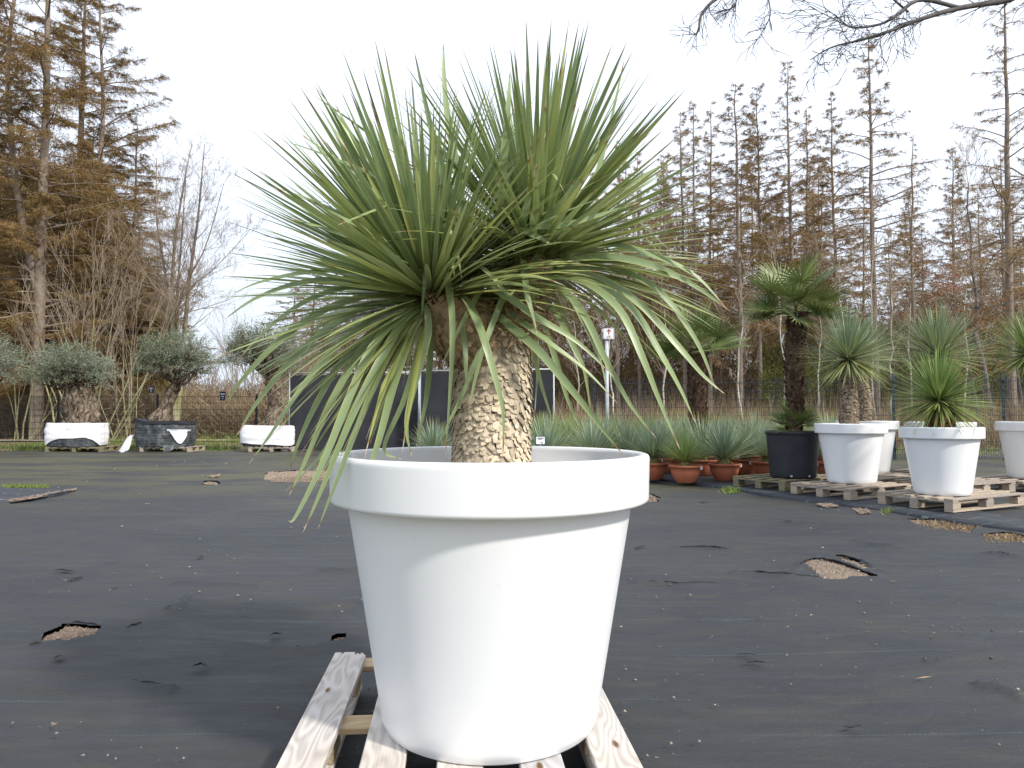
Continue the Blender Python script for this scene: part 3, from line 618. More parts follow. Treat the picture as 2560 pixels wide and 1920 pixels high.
def rosette(seed, count, L0, L1, width, axis=(0, 0, 1), pmin=4, pmax=120, core=.05, corel=.1, bend=.06, bpow=1.0, nseg=7, droop_from=80, droop=.25, dens=.85, fold=.25, wild=.0, reject=None, side_cut=0.):
    rg = np.random.default_rng(seed); a, u, w = frame(axis); Vs = []; Fs = []; Us = []; As = []; off = 0
    for i in range(count):
        t = (i + .5) / count; pol = pmin + (pmax - pmin) * t ** dens + rg.normal(0, 6.5); az = i * 2.39996 + rg.normal(0, .3)
        rad = u * math.cos(az) + w * math.sin(az); d = a * math.cos(R(pol)) + rad * math.sin(R(pol))
        base = a * (corel * (1 - t)) + rad * core * min(1, .35 + t); side = np.cross(a, rad)
        if reject is not None and reject(d): continue
        L_ = rg.uniform(L0, L1) * (1 - .12 * max(0, (pol - 90) / 40)) * (1 - side_cut * abs(d[0]) * math.exp(-(d[2] / .5) ** 2)); b = bend * (.1 + 1.8 * rg.random() ** 1.5) + (droop * rg.uniform(.5, 1.3) * min(1, (pol - droop_from) / 30) if pol > droop_from else 0)
        kk = (rg.uniform(.35, .7), rg.uniform(.6, 1.8)) if rg.random() < wild else None
        P, S, N = leaf_curve(base, d, L_, nseg, b, bpow, side, rg.normal(0, .35), kk)
        Vv, Fq, uv = blade_arr(P, S, N, width * rg.uniform(.8, 1.15), fold); Vs.append(Vv); Fs.append(Fq + off); uv[:, 1] += 4 * int(min(3.49, max(0, 3.5 * t ** 1.3 + rg.normal(0, .5)))); Us.append(uv); off += len(Vv)
    return np.concatenate(Vs), np.concatenate(Fs), np.concatenate(Us)
def scales(path, rad, ds, wdt, hgt, lift, seed, c1, c2, cd, down=True, sag=.0):
    """overlapping old leaf bases around a stem path; returns MB"""
    m = MB(); rg = random.Random(seed); path = [Vector(p) for p in path]; cum = [0]
    for a, b in zip(path[:-1], path[1:]): cum.append(cum[-1] + (b - a).length)
    def ev(s):
        s = max(0, min(cum[-1], s))
        for i in range(len(path) - 1):
            if s <= cum[i + 1] + 1e-9:
                t = (s - cum[i]) / (cum[i + 1] - cum[i]); i0 = max(i - 1, 0); i3 = min(i + 2, len(path) - 1)
                d = ((path[i + 1] - path[i]).lerp(path[i3] - path[i0], .5)).normalized(); return path[i].lerp(path[i + 1], t), d, rad[i] + (rad[i + 1] - rad[i]) * t
    # core
    core = [ev(cum[-1] * k / 30) for k in range(31)]; m.tube([c[0] for c in core], [c[2] * .985 for c in core], 24); m.CO[:] = [cd] * len(m.V)
    s = 0; row = 0
    while s < cum[-1]:
        p, d, r = ev(s); a = d.cross(Vector((0, 1, .13))).normalized(); b = d.cross(a); nn = max(6, int(2 * math.pi * r / wdt))
        for k in range(nn):
            th = 2 * math.pi * (k + (row % 2) * .5 + rg.uniform(-.22, .22)) / nn; o = a * math.cos(th) + b * math.sin(th); tg = d.cross(o)
            sg = -1 if down else 1; ax = d * sg; w = wdt * rg.uniform(.75, 1.25) * .56; h = hgt * rg.uniform(.7, 1.35); lf = lift * rg.uniform(.3, 1.7); q = p + o * r + d * rg.uniform(-.4, .4) * ds
            skew = tg * rg.uniform(-.25, .25) * h; ct = rg.random(); col = [c1[i] + (c2[i] - c1[i]) * ct for i in range(3)]; br = rg.uniform(.75, 1.15); col = [x * br for x in col]
            if rg.random() < .06: col = [x * .55 for x in col]
            Vt = [q - tg * w + o * .001, q + o * .0022, q + tg * w + o * .001,
                  q - tg * w * 1.0 + ax * h * .6 + o * lf * .6, q + ax * h * .65 + o * (lf * .65 + .0015), q + tg * w * 1.0 + ax * h * .6 + o * lf * .6,
                  q - tg * w * .75 + ax * h * rg.uniform(.85, 1.05) + skew + o * lf, q + ax * h * rg.uniform(.92, 1.12) + skew + o * (lf + .0015), q + tg * w * .75 + ax * h * rg.uniform(.85, 1.05) + skew + o * lf]
            Vt += [Vt[6] - o * lf * .95 - ax * .003, Vt[7] - o * lf * .95 - ax * .004, Vt[8] - o * lf * .95 - ax * .003]
            Fc = [(0, 1, 4, 3), (1, 2, 5, 4), (3, 4, 7, 6), (4, 5, 8, 7), (6, 7, 10, 9), (7, 8, 11, 10)]
            if not down: Fc = [f[::-1] for f in Fc]
            m.add(Vt, Fc, None, [col] * 6 + [[x * .86 for x in col]] * 3 + [cd] * 3)
        s += ds; row += 1
    return m

# ================================================================== THE BIG YUCCA
Yr = Vector((PX, PD, PZ + .828 - .115)); yuc = empty('yucca', Yr, 0, 'large two headed yucca with a scaly pale trunk in the biggest white pot', 'yucca')
def loc(x, y, D): return at(x, y, D) - Yr
base = loc(1228, 1165, PD); base.z = -.02
main_path = [base, loc(1229, 1090, PD), loc(1230, 1000, PD), loc(1229, 930, PD), loc(1230, 870, PD), loc(1234, 820, PD)]
c1, c2, cd = (.88, .76, .57), (.54, .47, .36), (.085, .055, .038)
scales(main_path, [.124, .118, .120, .121, .121, .130], 0.0125, .0170, .0270, .0075, 3, c1, c2, cd).build('trunk', M_scale, yuc)
scales([loc(1262, 850, PD + .03), loc(1285, 790, PD + .04), loc(1310, 730, PD + .04), loc(1330, 680, PD + .04), loc(1338, 650, PD + .04), loc(1345, 600, PD + .04)], [.115, .103, .094, .086, .072, .035], .014, .019, .036, .0075, 4, (.70, .56, .37), (.44, .34, .22), cd).build('branch', M_scale, yuc)
scales([loc(1200, 850, PD - .03), loc(1160, 812, PD - .05), loc(1122, 785, PD - .07), loc(1092, 757, PD - .09), loc(1058, 712, PD - .10)], [.112, .114, .102, .075, .03], .0125, .020, .034, .012, 5, (.62, .48, .32), (.38, .28, .18), cd).build('branch', M_scale, yuc)
# dead fibres and stubs where the heads fork
rg = np.random.default_rng(8); P_ = np.array([tuple(loc(1100 + rg.random() * 250 - 15, 755 + rg.random() * 95, PD - .155 + rg.random() * .07)) for _ in range(520)])
Vf, Ff = diamonds(P_, unit(rg.normal(size=(520, 3)) * [1, .3, .55] + [0, -.2, -.2]) * rg.uniform(.025, .08, (520, 1)), .008, rg)
mesh_obj('dead_leaf_fibres', Vf, Ff, M_drygrass, yuc)
HR = loc(1336, 668, PD + .03); HL = loc(1088, 765, PD - .11)
def crown(o, seed, **k):
    V, Fq, uv = rosette(seed, **k); mesh_obj('leaf_crown', V + np.array(o), Fq, M_leaf, yuc, False, uv)
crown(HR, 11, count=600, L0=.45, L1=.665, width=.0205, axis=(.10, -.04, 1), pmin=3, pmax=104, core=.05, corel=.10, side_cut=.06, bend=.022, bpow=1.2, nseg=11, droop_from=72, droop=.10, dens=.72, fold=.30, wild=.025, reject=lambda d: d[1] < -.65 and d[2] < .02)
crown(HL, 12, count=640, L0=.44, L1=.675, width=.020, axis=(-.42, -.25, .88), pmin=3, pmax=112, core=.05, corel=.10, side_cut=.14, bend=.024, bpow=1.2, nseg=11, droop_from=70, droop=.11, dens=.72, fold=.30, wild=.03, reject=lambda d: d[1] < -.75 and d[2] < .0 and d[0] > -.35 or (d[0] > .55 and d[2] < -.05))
# single leaves that hang in front of the trunk and over the rim
LV = [
 ([(1045, 690), (1052, 656), (1062, 690), (1058, 745), (1054, 802)], 2.10, .024), ([(1100, 700), (1112, 672), (1128, 760), (1131, 853), (1124, 998), (1113, 1146)], 2.02, .026),
 ([(1285, 690), (1247, 668), (1205, 720), (1165, 790), (1130, 860), (1102, 918)], 2.06, .026), ([(1300, 680), (1280, 690), (1245, 775), (1207, 875), (1185, 960), (1171, 1030)], 2.08, .024),
 ([(1140, 740), (1160, 742), (1190, 795), (1214, 860), (1240, 950), (1258, 1034), (1257, 1150)], 1.98, .029), ([(1190, 720), (1215, 712), (1280, 748), (1345, 795), (1442, 853), (1536, 943)], 2.05, .032),
 ([(1225, 770), (1242, 786), (1300, 835), (1352, 882), (1442, 990), (1500, 1065), (1562, 1142)], 1.95, .032), ([(1235, 750), (1250, 765), (1310, 808), (1370, 853), (1464, 925), (1544, 1009)], 2.12, .027),
 ([(1306, 690), (1309, 648), (1316, 727), (1330, 780), (1343, 835)], 2.02, .027), ([(1050, 760), (1066, 772), (1070, 835), (1045, 930), (1019, 1034), (1018, 1090), (1030, 1142)], 2.05, .027),
 ([(1200, 735), (1218, 800), (1215, 850), (1190, 900), (1150, 1000), (1120, 1060), (1103, 1112)], 2.12, .022), ([(1150, 770), (1162, 860), (1165, 920), (1166, 960)], 2.1, .02),
 ([(1060, 765), (1000, 790), (930, 870), (870, 1000), (810, 1150), (740, 1290), (722, 1302)], 1.92, .031), ([(1060, 770), (1010, 800), (950, 900), (880, 1040), (810, 1210), (757, 1332)], 1.95, .030),
 ([(1070, 775), (1030, 830), (985, 960), (950, 1090), (920, 1190), (905, 1262)], 1.94, .031), ([(1060, 772), (1020, 810), (960, 910), (900, 1050), (850, 1180), (815, 1270), (795, 1322)], 1.97, .028),
 ([(1050, 765), (970, 800), (900, 880), (820, 1020), (760, 1160), (722, 1240)], 2.02, .028), ([(1050, 760), (960, 780), (860, 850), (760, 960), (680, 1080), (622, 1160)], 2.03, .028),
 ([(1040, 755), (930, 760), (820, 820), (720, 910), (640, 1010), (590, 1092)], 2.05, .028), ([(1040, 745), (920, 740), (800, 780), (690, 860), (600, 955), (560, 1022)], 2.06, .027),
 ([(1040, 740), (900, 715), (780, 745), (670, 820), (590, 905)], 2.1, .027), ([(1040, 735), (900, 700), (760, 705), (640, 745), (560, 800)], 2.1, .028),
 ([(1040, 725), (900, 680), (770, 680), (650, 705), (580, 735)], 2.08, .027), ([(1050, 790), (1010, 860), (960, 1000), (925, 1110)], 2.2, .027), ([(1070, 790), (1045, 880), (1010, 1000), (960, 1120), (1005, 1148)], 2.12, .026),
 ([(1080, 790), (1075, 900), (1065, 1000), (1040, 1120)], 2.2, .026), ([(1020, 790), (960, 850), (900, 940), (850, 1050), (800, 1140), (712, 1230)], 2.12, .027), ([(1010, 780), (930, 830), (850, 910), (790, 1010), (745, 1110), (722, 1180)], 2.15, .027),
 ([(1360, 700), (1420, 735), (1468, 800), (1515, 900), (1575, 1010), (1640, 1095)], 2.14, .028), ([(1390, 690), (1470, 710), (1550, 775), (1605, 890), (1650, 1005), (1701, 1126)], 2.08, .031),
 ([(1380, 690), (1480, 705), (1580, 770), (1650, 880), (1700, 970), (1740, 1060)], 2.1, .030), ([(1380, 680), (1490, 690), (1600, 760), (1700, 870), (1760, 940), (1812, 985)], 2.12, .03),
 ([(1390, 670), (1520, 670), (1640, 720), (1740, 850), (1790, 975)], 2.15, .03), ([(1390, 655), (1500, 640), (1620, 660), (1730, 710), (1822, 775)], 2.10, .031), ([(1400, 645), (1520, 610), (1640, 640), (1740, 690), (1815, 770)], 2.12, .031),
 ([(1330, 720), (1355, 800), (1390, 900), (1420, 1000), (1460, 1090)], 2.2, .024), ([(1320, 740), (1330, 850), (1350, 950), (1385, 1062)], 2.25, .022), ([(1350, 720), (1400, 800), (1440, 880), (1462, 930), (1480, 1052)], 2.16, .022),
 ([(1310, 700), (1330, 790), (1345, 880), (1335, 1060)], 2.26, .02), ([(1380, 690), (1440, 770), (1500, 900), (1515, 970)], 2.18, .02),
 ([(1240, 620), (1290, 575), (1340, 590), (1380, 612)], 2.0, .026), ([(1150, 655), (1190, 660), (1230, 690), (1270, 735), (1288, 722)], 2.02, .026), ([(1130, 680), (1115, 640), (1112, 560), (1140, 620), (1155, 700)], 2.02, .024),
 ([(1110, 690), (1112, 630), (1130, 660), (1136, 690)], 2.0, .022), ([(1290, 690), (1300, 600), (1320, 500), (1365, 330)], 2.05, .032), ([(1240, 640), (1250, 500), (1268, 300), (1275, 175)], 2.05, .033),
 ([(1140, 690), (1130, 520), (1080, 330), (1035, 125)], 2.0, .034), ([(1160, 680), (1150, 480), (1115, 260), (1108, 100)], 2.08, .032), ([(1130, 700), (1000, 540), (880, 430), (745, 330)], 2.0, .030),
 ([(1120, 700), (960, 600), (820, 520), (695, 470)], 1.98, .031), ([(1110, 705), (960, 620), (840, 580), (725, 545)], 1.95, .033), ([(1330, 660), (1400, 560), (1490, 440), (1565, 130)], 2.2, .03),
 ([(1280, 680), (1360, 560), (1460, 440), (1500, 345)], 2.0, .032), ([(1370, 650), (1450, 560), (1560, 470), (1680, 400)], 2.05, .03), ([(1250, 600), (1330, 570), (1420, 560), (1600, 505)], 2.0, .03)]
def crv(pts, n):
    P = np.array([tuple(p) for p in pts]); k = len(P); out = []
    for s in np.linspace(0, k - 1.0001, n):
        i = int(s); t = s - i; p0, p1, p2, p3 = P[max(i - 1, 0)], P[i], P[i + 1], P[min(i + 2, k - 1)]
        out.append(.5 * (2 * p1 + (p2 - p0) * t + (2 * p0 - 5 * p1 + 4 * p2 - p3) * t * t + (3 * p1 - p0 - 3 * p2 + p3) * t ** 3))
    return np.array(out)
rl = random.Random(4)
for pts, D, w in LV:
    k = len(pts); D0 = (PD - .08 if pts[0][0] > 1190 else PD - .16)
    P = crv([loc(x, y, D0 + (D - D0) * min(1, (i / (k - 1)) * 1.8)) for i, (x, y) in enumerate(pts)], 22)
    d = unit(np.gradient(P, axis=0)); view = unit(np.array([rl.uniform(-.45, .45), -1, .5])); S = unit(np.cross(d, view)); tw = rl.uniform(-.6, .6)
    for i in range(1, len(S)):
        if np.dot(S[i], S[i - 1]) < 0: S[i] = -S[i]
    N = np.cross(S, d); a = (np.linspace(0, 1, len(P)) * tw)[:, None]; S = S * np.cos(a) + N * np.sin(a); N = np.cross(S, d)
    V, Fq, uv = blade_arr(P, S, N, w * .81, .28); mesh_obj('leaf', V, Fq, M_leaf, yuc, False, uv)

# ================================================================== OTHER YUCCAS
def trunk_yucca(loc_, path, rad, head, label, mat, seed, count, L0, L1, w, axis=(0, 0, 1), pmax=125, bend=.05, group=None, scol=None):
    t = empty('yucca', loc_, 0, label, 'yucca', group); col = scol or ((.36, .30, .22), (.24, .19, .14), (.08, .055, .04))
    scales(path, rad, .03, .035, .04, .012, seed, *col).build('trunk', M_scale, t)
    V, Fq, uv = rosette(seed, count=count, L0=L0, L1=L1, width=w, axis=axis, pmax=pmax, core=.04, corel=.09, bend=bend, bpow=1.2, nseg=6, droop_from=90, droop=.16, dens=.72, fold=.3)
    mesh_obj('leaf_crown', V + np.array(head), Fq, mat, t, False, uv); return t
def onpot(key, x, y, D):
    b = Vector(PP[key]); return at(x, y, D) - b
def ysoil(key): return Vector(PP[key])
sz = .78 - .06
p = [Vector((-.02, 0, sz - .03)), onpot('1', 2122, 1000, 9.68), onpot('1', 2121, 950, 9.68), onpot('1', 2122, 905, 9.68)]
trunk_yucca(PP['1'], p, [.115, .112, .108, .115], p[-1], 'blue green yucca with a slender scaly trunk, right of the black tub', M_leaf_blue, 31, 520, .54, .80, .0165)
p = [Vector((-.05, 0, .74 - .03)), onpot('2', 2160, 1000, 11.4), onpot('2', 2150, 940, 11.4), onpot('2', 2142, 890, 11.4)]
trunk_yucca(PP['2'], p, [.11, .11, .11, .10], p[-1], 'yucca with a leaning dark trunk hidden behind the blue one', M_leaf_blue, 32, 360, .52, .72, .016, (.3, 0, 1))
p = [Vector((0, 0, .70 - .03)), onpot('3', 2349, 1035, 8.3), onpot('3', 2348, 1010, 8.3)]
trunk_yucca(PP['3'], p, [.15, .14, .12], p[-1], 'short stemmed green yucca spreading over the front right white pot', M_leaf_green, 33, 620, .48, .70, .0155, pmax=128, bend=.04, scol=((.24, .14, .08), (.14, .08, .05), (.05, .03, .02)))
p = [Vector((0, 0, .74 - .03)), onpot('4', 2347, 1000, 9.95), onpot('4', 2345, 950, 9.95), onpot('4', 2345, 895, 9.95)]
trunk_yucca(PP['4'], p, [.12, .11, .11, .11], p[-1], 'blue green yucca rising behind the short green one', M_leaf_blue, 34, 520, .56, .84, .0165, pmax=105)
p = [Vector((.1, 0, .74 - .03)), onpot('5', 2590, 1000, 10.3), onpot('5', 2585, 950, 10.3), onpot('5', 2578, 890, 10.3)]
trunk_yucca(PP['5'], p, [.14, .12, .11, .11], p[-1], 'bright green yucca cut off by the right edge', M_leaf_green, 35, 520, .53, .76, .0165, pmax=128)

# terracotta bowls with grey-blue tufts
def bowl_mesh(parent, R_=.25, H=.27):
    prof = [(0, 0), (R_ * .55, 0), (R_ * .58, .012), (R_ * .70, .05), (R_ * .82, .11), (R_ * .90, .17), (R_ * .93, H - .035), (R_ * .99, H - .033), (R_ * 1.02, H - .028), (R_ * 1.03, H - .004), (R_ * 1.02, H), (R_ * .95, H), (R_ * .93, H - .03)]
    V, Fc = lathe(prof, 40); return mesh_obj('bowl_body', V, Fc, M_terra, parent, True)
B0 = empty('terracotta_bowl', (0, 0, 0)); bowl_mesh(B0); V, Fc = lathe([(0, .235), (.235, .235)], 24); mesh_obj('soil', V, Fc, M_soil, B0)
m = MB(); m.box((.20, -.165, .235), (.035, .012, .05), -.6, .002); m.build('price_tag', M_white, B0)
def tuft_proto(seed, mat):
    t = empty('tuft_plant', (0, 0, 0)); V, Fq, uv = rosette(seed, count=330, L0=.52, L1=.86, width=.0145, pmin=2, pmax=74, core=.045, corel=.06, bend=.02, bpow=1.3, nseg=5, droop_from=62, droop=.08, dens=.62, fold=.3)
    mesh_obj('leaf_crown', V + np.array([0, 0, .33]), Fq, mat, t, False, uv)
    scales([(0, 0, .22), (0, 0, .28), (0, 0, .34)], [.085, .095, .075], .018, .03, .03, .012, seed, (.42, .38, .20), (.28, .26, .10), (.07, .07, .03), down=False).build('stem', M_scale, t); return t
TP = [tuft_proto(41, M_leaf_dasy), tuft_proto(42, M_leaf_dasy), tuft_proto(43, M_leaf_green)]
specs = [  # px, D, tuft kind, scale, bowl label, plant label
 (1712, 11.15, 2, .72, 'frontmost terracotta bowl, a little right of the big pot rim', 'greener tufted plant in the frontmost terracotta bowl'),
 (1809, 11.5, 0, 1.0, 'terracotta bowl beside the pallet of the black tub', 'blue grey tufted plant beside the black tub pallet'),
 (1630, 11.7, 1, .95, 'terracotta bowl next to the right rim of the big pot', 'blue grey tufted plant next to the big pot rim'),
 (1757, 12.5, 0, .95, 'shaded terracotta bowl behind and between the two front bowls', 'tufted plant between and behind the two front bowls'),
 (1862, 12.6, 1, .95, 'shaded terracotta bowl behind the bowl beside the pallet', 'tufted plant behind the bowl beside the pallet'),
 (1915, 12.0, 1, .85, 'terracotta bowl partly hidden by the black tub', 'low tufted plant partly hidden by the black tub'),
 (2072, 11.9, 0, .8, 'terracotta bowl glimpsed between the black tub and the white pot', 'tufted plant between the black tub and the white pot'),
 (1665, 13.0, 0, 1.0, 'dark terracotta bowl behind the two leftmost bowls', 'tufted plant in the second row behind the leftmost bowls')]
for i, (xp, D, kd, sc, bl, pl) in enumerate(specs):
    o = B0 if i == 0 else copy_tree(B0); o.location = ((xp - 1280) * D / F, D, GZ); o.rotation_euler.z = i * .7; tag(o, bl, 'plant pot', 'terracotta bowls')
    q = copy_tree(TP[kd]); q.name = 'tufted_plant'; q.location = o.location; q.rotation_euler.z = i * 1.3; q.scale = (sc,) * 3; q.location.z += .235 * (1 - sc); tag(q, pl, 'tufted plant', 'tufted plants in bowls')
rr = random.Random(3); rowi = 0
for D, x0, x1, step in ((12.9, 1385, 1600, 108), (13.9, 1340, 2080, 92), (15.0, 1290, 2070, 86), (16.1, 1350, 2100, 80)):
    x = x0
    while x < x1:
        D2 = D + rr.uniform(-.15, .15); L0_ = ((x + rr.uniform(-10, 10) - 1280) * D2 / F, D2, GZ if D < 15.5 else 0)
        o = copy_tree(B0); o.location = L0_; tag(o, 'terracotta bowl in the crowded rows behind the front bowls', 'plant pot', 'terracotta bowls in the back rows')
        sc = rr.uniform(.85, 1.05); q = copy_tree(TP[rr.choice((0, 1, 0, 1, 2))]); q.name = 'tufted_plant'; q.location = L0_; q.location.z += .235 * (1 - sc); q.rotation_euler.z = rr.uniform(0, 6); q.scale = (sc,) * 3
        tag(q, 'blue grey tufted plant in the crowded back rows', 'tufted plant', 'tufted plants in the back rows'); x += step
for xp, D, sc, bl, pl in ((1365, 11.9, .95, 'bowl behind the white plant label', 'pale blue tufted plant just behind the white plant label'), (1480, 12.1, .95, 'bowl just beyond the rim of the big pot', 'blue tufted plant in the middle beyond the rim of the big pot'),
                          (1568, 12.4, .9, 'bowl beyond the rim at its right end', 'blue tufted plant beyond the right end of the big rim'), (1085, 13.5, .85, 'bowl seen left of the scaly trunk', 'tufted plant seen left of the big scaly trunk')):
    o = copy_tree(B0); o.location = ((xp - 1280) * D / F, D, GZ); tag(o, 'terracotta ' + bl, 'plant pot', 'terracotta bowls')
    q = copy_tree(TP[0 if xp != 1480 else 1]); q.name = 'tufted_plant'; q.location = o.location; q.location.z += .235 * (1 - sc); q.scale = (sc,) * 3; q.rotation_euler.z = xp; tag(q, pl, 'tufted plant', 'tufted plants in bowls')
for t in TP:
    for c_ in list(t.children): bpy.data.objects.remove(c_)
    bpy.data.objects.remove(t)

# ================================================================== PALMS
def frond_mesh(seed, fan_r, pet, nseg=34, spread=150):
    rg = np.random.default_rng(seed); Vs = []; Fs = []; Us = []; off = 0; n = 6
    for k in range(nseg):
        a = R(-spread + 2 * spread * (k + .5) / nseg + rg.normal(0, 1)); L_ = fan_r * (1 - .22 * abs(a / R(spread))) * rg.uniform(.92, 1.05)
        d = np.array([math.cos(a), math.sin(a), .22 * (.3 + abs(math.sin(a)))]); side = np.array([-math.sin(a), math.cos(a), 0.])
        P, S, N = leaf_curve(np.array([pet, 0, 0]), d, L_, n, .05 + .22 * rg.random(), 2.0, side)
        wp = np.interp(np.linspace(0, 1, n), [0, .45, .8, 1], [.12, 1, .45, .05]); Vv, Fq, uv = blade_arr(P, S, N, 2 * L_ * .52 * math.sin(R(spread) / nseg) * .80, .45, wp)
        Vs.append(Vv); Fs.append(Fq + off); Us.append(uv); off += len(Vv)
    # petiole
    p0 = np.array([[pet * i / 4, 0, .03 * math.sin(i / 4 * 3.14)] for i in range(5)]); V, Fq = segs(p0[:-1], p0[1:], .012, .009, 4); Vs.append(V); Fs.append(Fq + off); Us.append(np.tile([.5, .3], (len(V), 1)))
    me = mesh_obj('frond', np.concatenate(Vs), np.concatenate(Fs), M_palm, None, False, np.concatenate(Us)); d = me.data; bpy.data.objects.remove(me); return d
FR = [frond_mesh(50 + i, .50, .42) for i in range(3)]; FRS = [frond_mesh(60 + i, .34, .22, 26, 125) for i in range(2)]
def palm(loc_, top, rbase, label, fronds, meshes, seed, sc=1., tcol=None, tagged=None):
    rg = random.Random(seed); t = empty('fan_palm', loc_, 0, label, 'palm')
    if top.z > .3:
        path = [Vector((0, 0, -.02)).lerp(top, k / 5) + Vector((.02 * math.sin(k * 1.7), 0, 0)) for k in range(6)]
        mt = scales(path, [rbase * (.85 + .04 * k) for k in range(6)], .045, .05, .07, .026, seed, (.20, .13, .09), (.10, .065, .045), (.04, .028, .02), down=False); mt.build('trunk', M_palmtrunk, t)
    for i, (el, az, s) in enumerate(fronds):
        o = bpy.data.objects.new('frond', rg.choice(meshes)); C.objects.link(o); o.parent = t
        o.matrix_local = Matrix.Translation(top + Vector((0, 0, .03 + .10 * math.sin(R(max(el, 0)))))) @ Matrix.Rotation(R(az), 4, 'Z') @ Matrix.Rotation(R(-el), 4, 'Y') @ Matrix.Rotation(R(rg.uniform(-35, 35)), 4, 'X') @ Matrix.Scale(sc * s, 4)
    return t
pr = random.Random(9)
fr1 = [(el + pr.uniform(-8, 8), i * 137.5 + pr.uniform(-12, 12), pr.uniform(.85, 1.05)) for i, el in enumerate([66, 50, 42, 34, 28, 22, 16, 12, 8, 4, 0, -4, -8, -12, 34, 22, 10, -2, 40])]
fr1 += [(-14, 186, .95), (-22, 250, .8), (-12, 300, .85)]
ptop = at(1986, 785, 10.45) - Vector((TUB[0], TUB[1], TUB[2] + .60)); PL1 = palm((TUB[0] + .02, TUB[1], TUB[2] + .60), ptop, .118, 'tall fan palm with dark hairy trunk in the black tub', fr1, FR, 71, 1.08)
m = MB(); q = at(1957, 846, 10.28) - Vector((TUB[0] + .02, TUB[1], TUB[2] + .60)); m.box((0, 0, 0), (.02, .012, .13), 0, .002, Matrix.Translation(q) @ Matrix.Rotation(R(15), 4, 'Y')); m.build('label_strip', M_white, PL1)
fr3 = [(pr.uniform(25, 70), i * 137.5, pr.uniform(.8, 1.1)) for i in range(7)] + [(15, 185, 1.1), (30, 160, 1.), (10, -10, 1.1), (28, 15, 1.), (-5, 200, .9)]
palm((TUB[0], TUB[1] - .10, TUB[2] + .60), Vector((0, 0, .05)), .05, 'small fan palm sprouting at the foot of the tall palm in the black tub', fr3, FRS, 72, .85)
b2 = ((1748 - 1280) * 14.0 / F, 14.0, GZ + .2); top2 = at(1742, 880, 14.0) - Vector(b2)
fr2 = [(el + pr.uniform(-6, 6), i * 137.5, pr.uniform(.9, 1.1)) for i, el in enumerate([75, 62, 52, 44, 38, 30, 22, 15, 8, 4, 0, -6, -10])] + [(5, -8, 1.05), (12, 10, 1.1), (0, 184, 1.1), (14, 170, 1.)]
palm(b2, top2, .17, 'lower fan palm with bright green fans behind the tufted plants', fr2, FR, 73, 1.12)
def tubsmall(): pass
o = copy_tree(B0); o.location = (b2[0], b2[1], GZ); o.scale = (1.3, 1.3, .95); tag(o, 'terracotta bowl at the foot of the lower fan palm', 'plant pot', 'terracotta bowls')

# ================================================================== FENCES, SCREENS, SIGNS
def wire_fence(a, b, npan, H, label, postmat, z0=-.03, vs_=.05, post_h=.06, posts=None):
    a, b = Vector(a), Vector(b); L_ = (b - a).length; ang = math.atan2(b.y - a.y, b.x - a.x); t = empty('mesh_fence', (a.x, a.y, z0), ang, label, 'fence'); w = L_ / npan
    for i in range(npan):
        P0 = []; P1 = []; x0 = i * w; k = int(w / vs_)
        for j in range(k + 1): P0.append((x0 + j * w / k, 0, .05)); P1.append((x0 + j * w / k, 0, H))
        n1 = len(P0); h = .05
        while h <= H + .001:
            for dy in (-.006, .006): P0.append((x0, dy, h)); P1.append((x0 + w, dy, h))
            h += .2
        V, Fq = segs(P0, P1, np.r_[np.full(n1, .0046), np.full(len(P0) - n1, .0075)], np.r_[np.full(n1, .0046), np.full(len(P0) - n1, .0075)], 3); mesh_obj('wire_panel', V, Fq, M_wire, t)
    for i in range(npan + 1):
        m = MB(); m.box((i * w, .05, (H + post_h) / 2), (.06, .05, H + post_h), 0, .006); m.box((i * w, .05, H + post_h + .005), (.066, .056, .014), 0, .004)
        for zz in (.3, .9, H - .1): m.box((i * w, .0, zz), (.05, .05, .03), 0, .003)
        m.build('post', postmat, t)
    return t
D0f = 22.4; xf = lambda x, D: (x - 1280) * D / F
sp = xf(392, D0f) - xf(144, D0f)
wire_fence((xf(144, D0f) - 2 * sp, D0f), (xf(144, D0f) + 3.0 * sp, D0f), 5, 1.66, 'low dark wire mesh fence running behind the olive trees on the left', M_wire)
wire_fence((xf(1486, 18.4), 18.4), (xf(1486, 18.4) + 14.0, 15.9), 6, 1.98, 'dark wire mesh fence behind the potted palms and yuccas on the right', M_bluepost, z0=0)
def screen(a, b, z1, label, seed):
    a, b = Vector(a), Vector(b); L_ = (b - a).length; ang = math.atan2(b.y - a.y, b.x - a.x); t = empty('screened_fence_panel', (a.x, a.y, 0), ang, label, 'fence panel', 'screened site fence panels')
    V = []; Fc = []; nx_, nz = 40, 14
    for j in range(nz + 1):
        for i in range(nx_ + 1): x = .03 + (L_ - .06) * i / nx_; z = .06 + (z1 - .12) * j / nz; V.append((x, -.03 + .02 * mnoise.noise(Vector((x * 2, z * 1.5, seed))), z - (.03 * abs(math.sin(i * .8)) if j == nz else 0)))
    for j in range(nz):
        for i in range(nx_): q = j * (nx_ + 1) + i; Fc.append((q, q + 1, q + nx_ + 2, q + nx_ + 1))
    mesh_obj('screen_cloth', V, Fc, M_screen, t, True)
    m = MB(); m.tube([(0, 0, 0), (0, 0, z1)], .021, 8); m.tube([(L_, 0, 0), (L_, 0, z1)], .021, 8); m.tube([(0, 0, z1 - .02), (L_, 0, z1 - .02)], .021, 8); m.tube([(0, 0, .12), (L_, 0, .12)], .018, 8); m.build('tube_frame', M_metal, t, True)
    m = MB(); m.box((0, 0, .06), (.22, .6, .12), 0, .02); m.build('foot_block', M_earthc, t)
M_earthc = simple('concrete', (.25, .24, .23), (.35, .34, .32), 8, .9, .1)
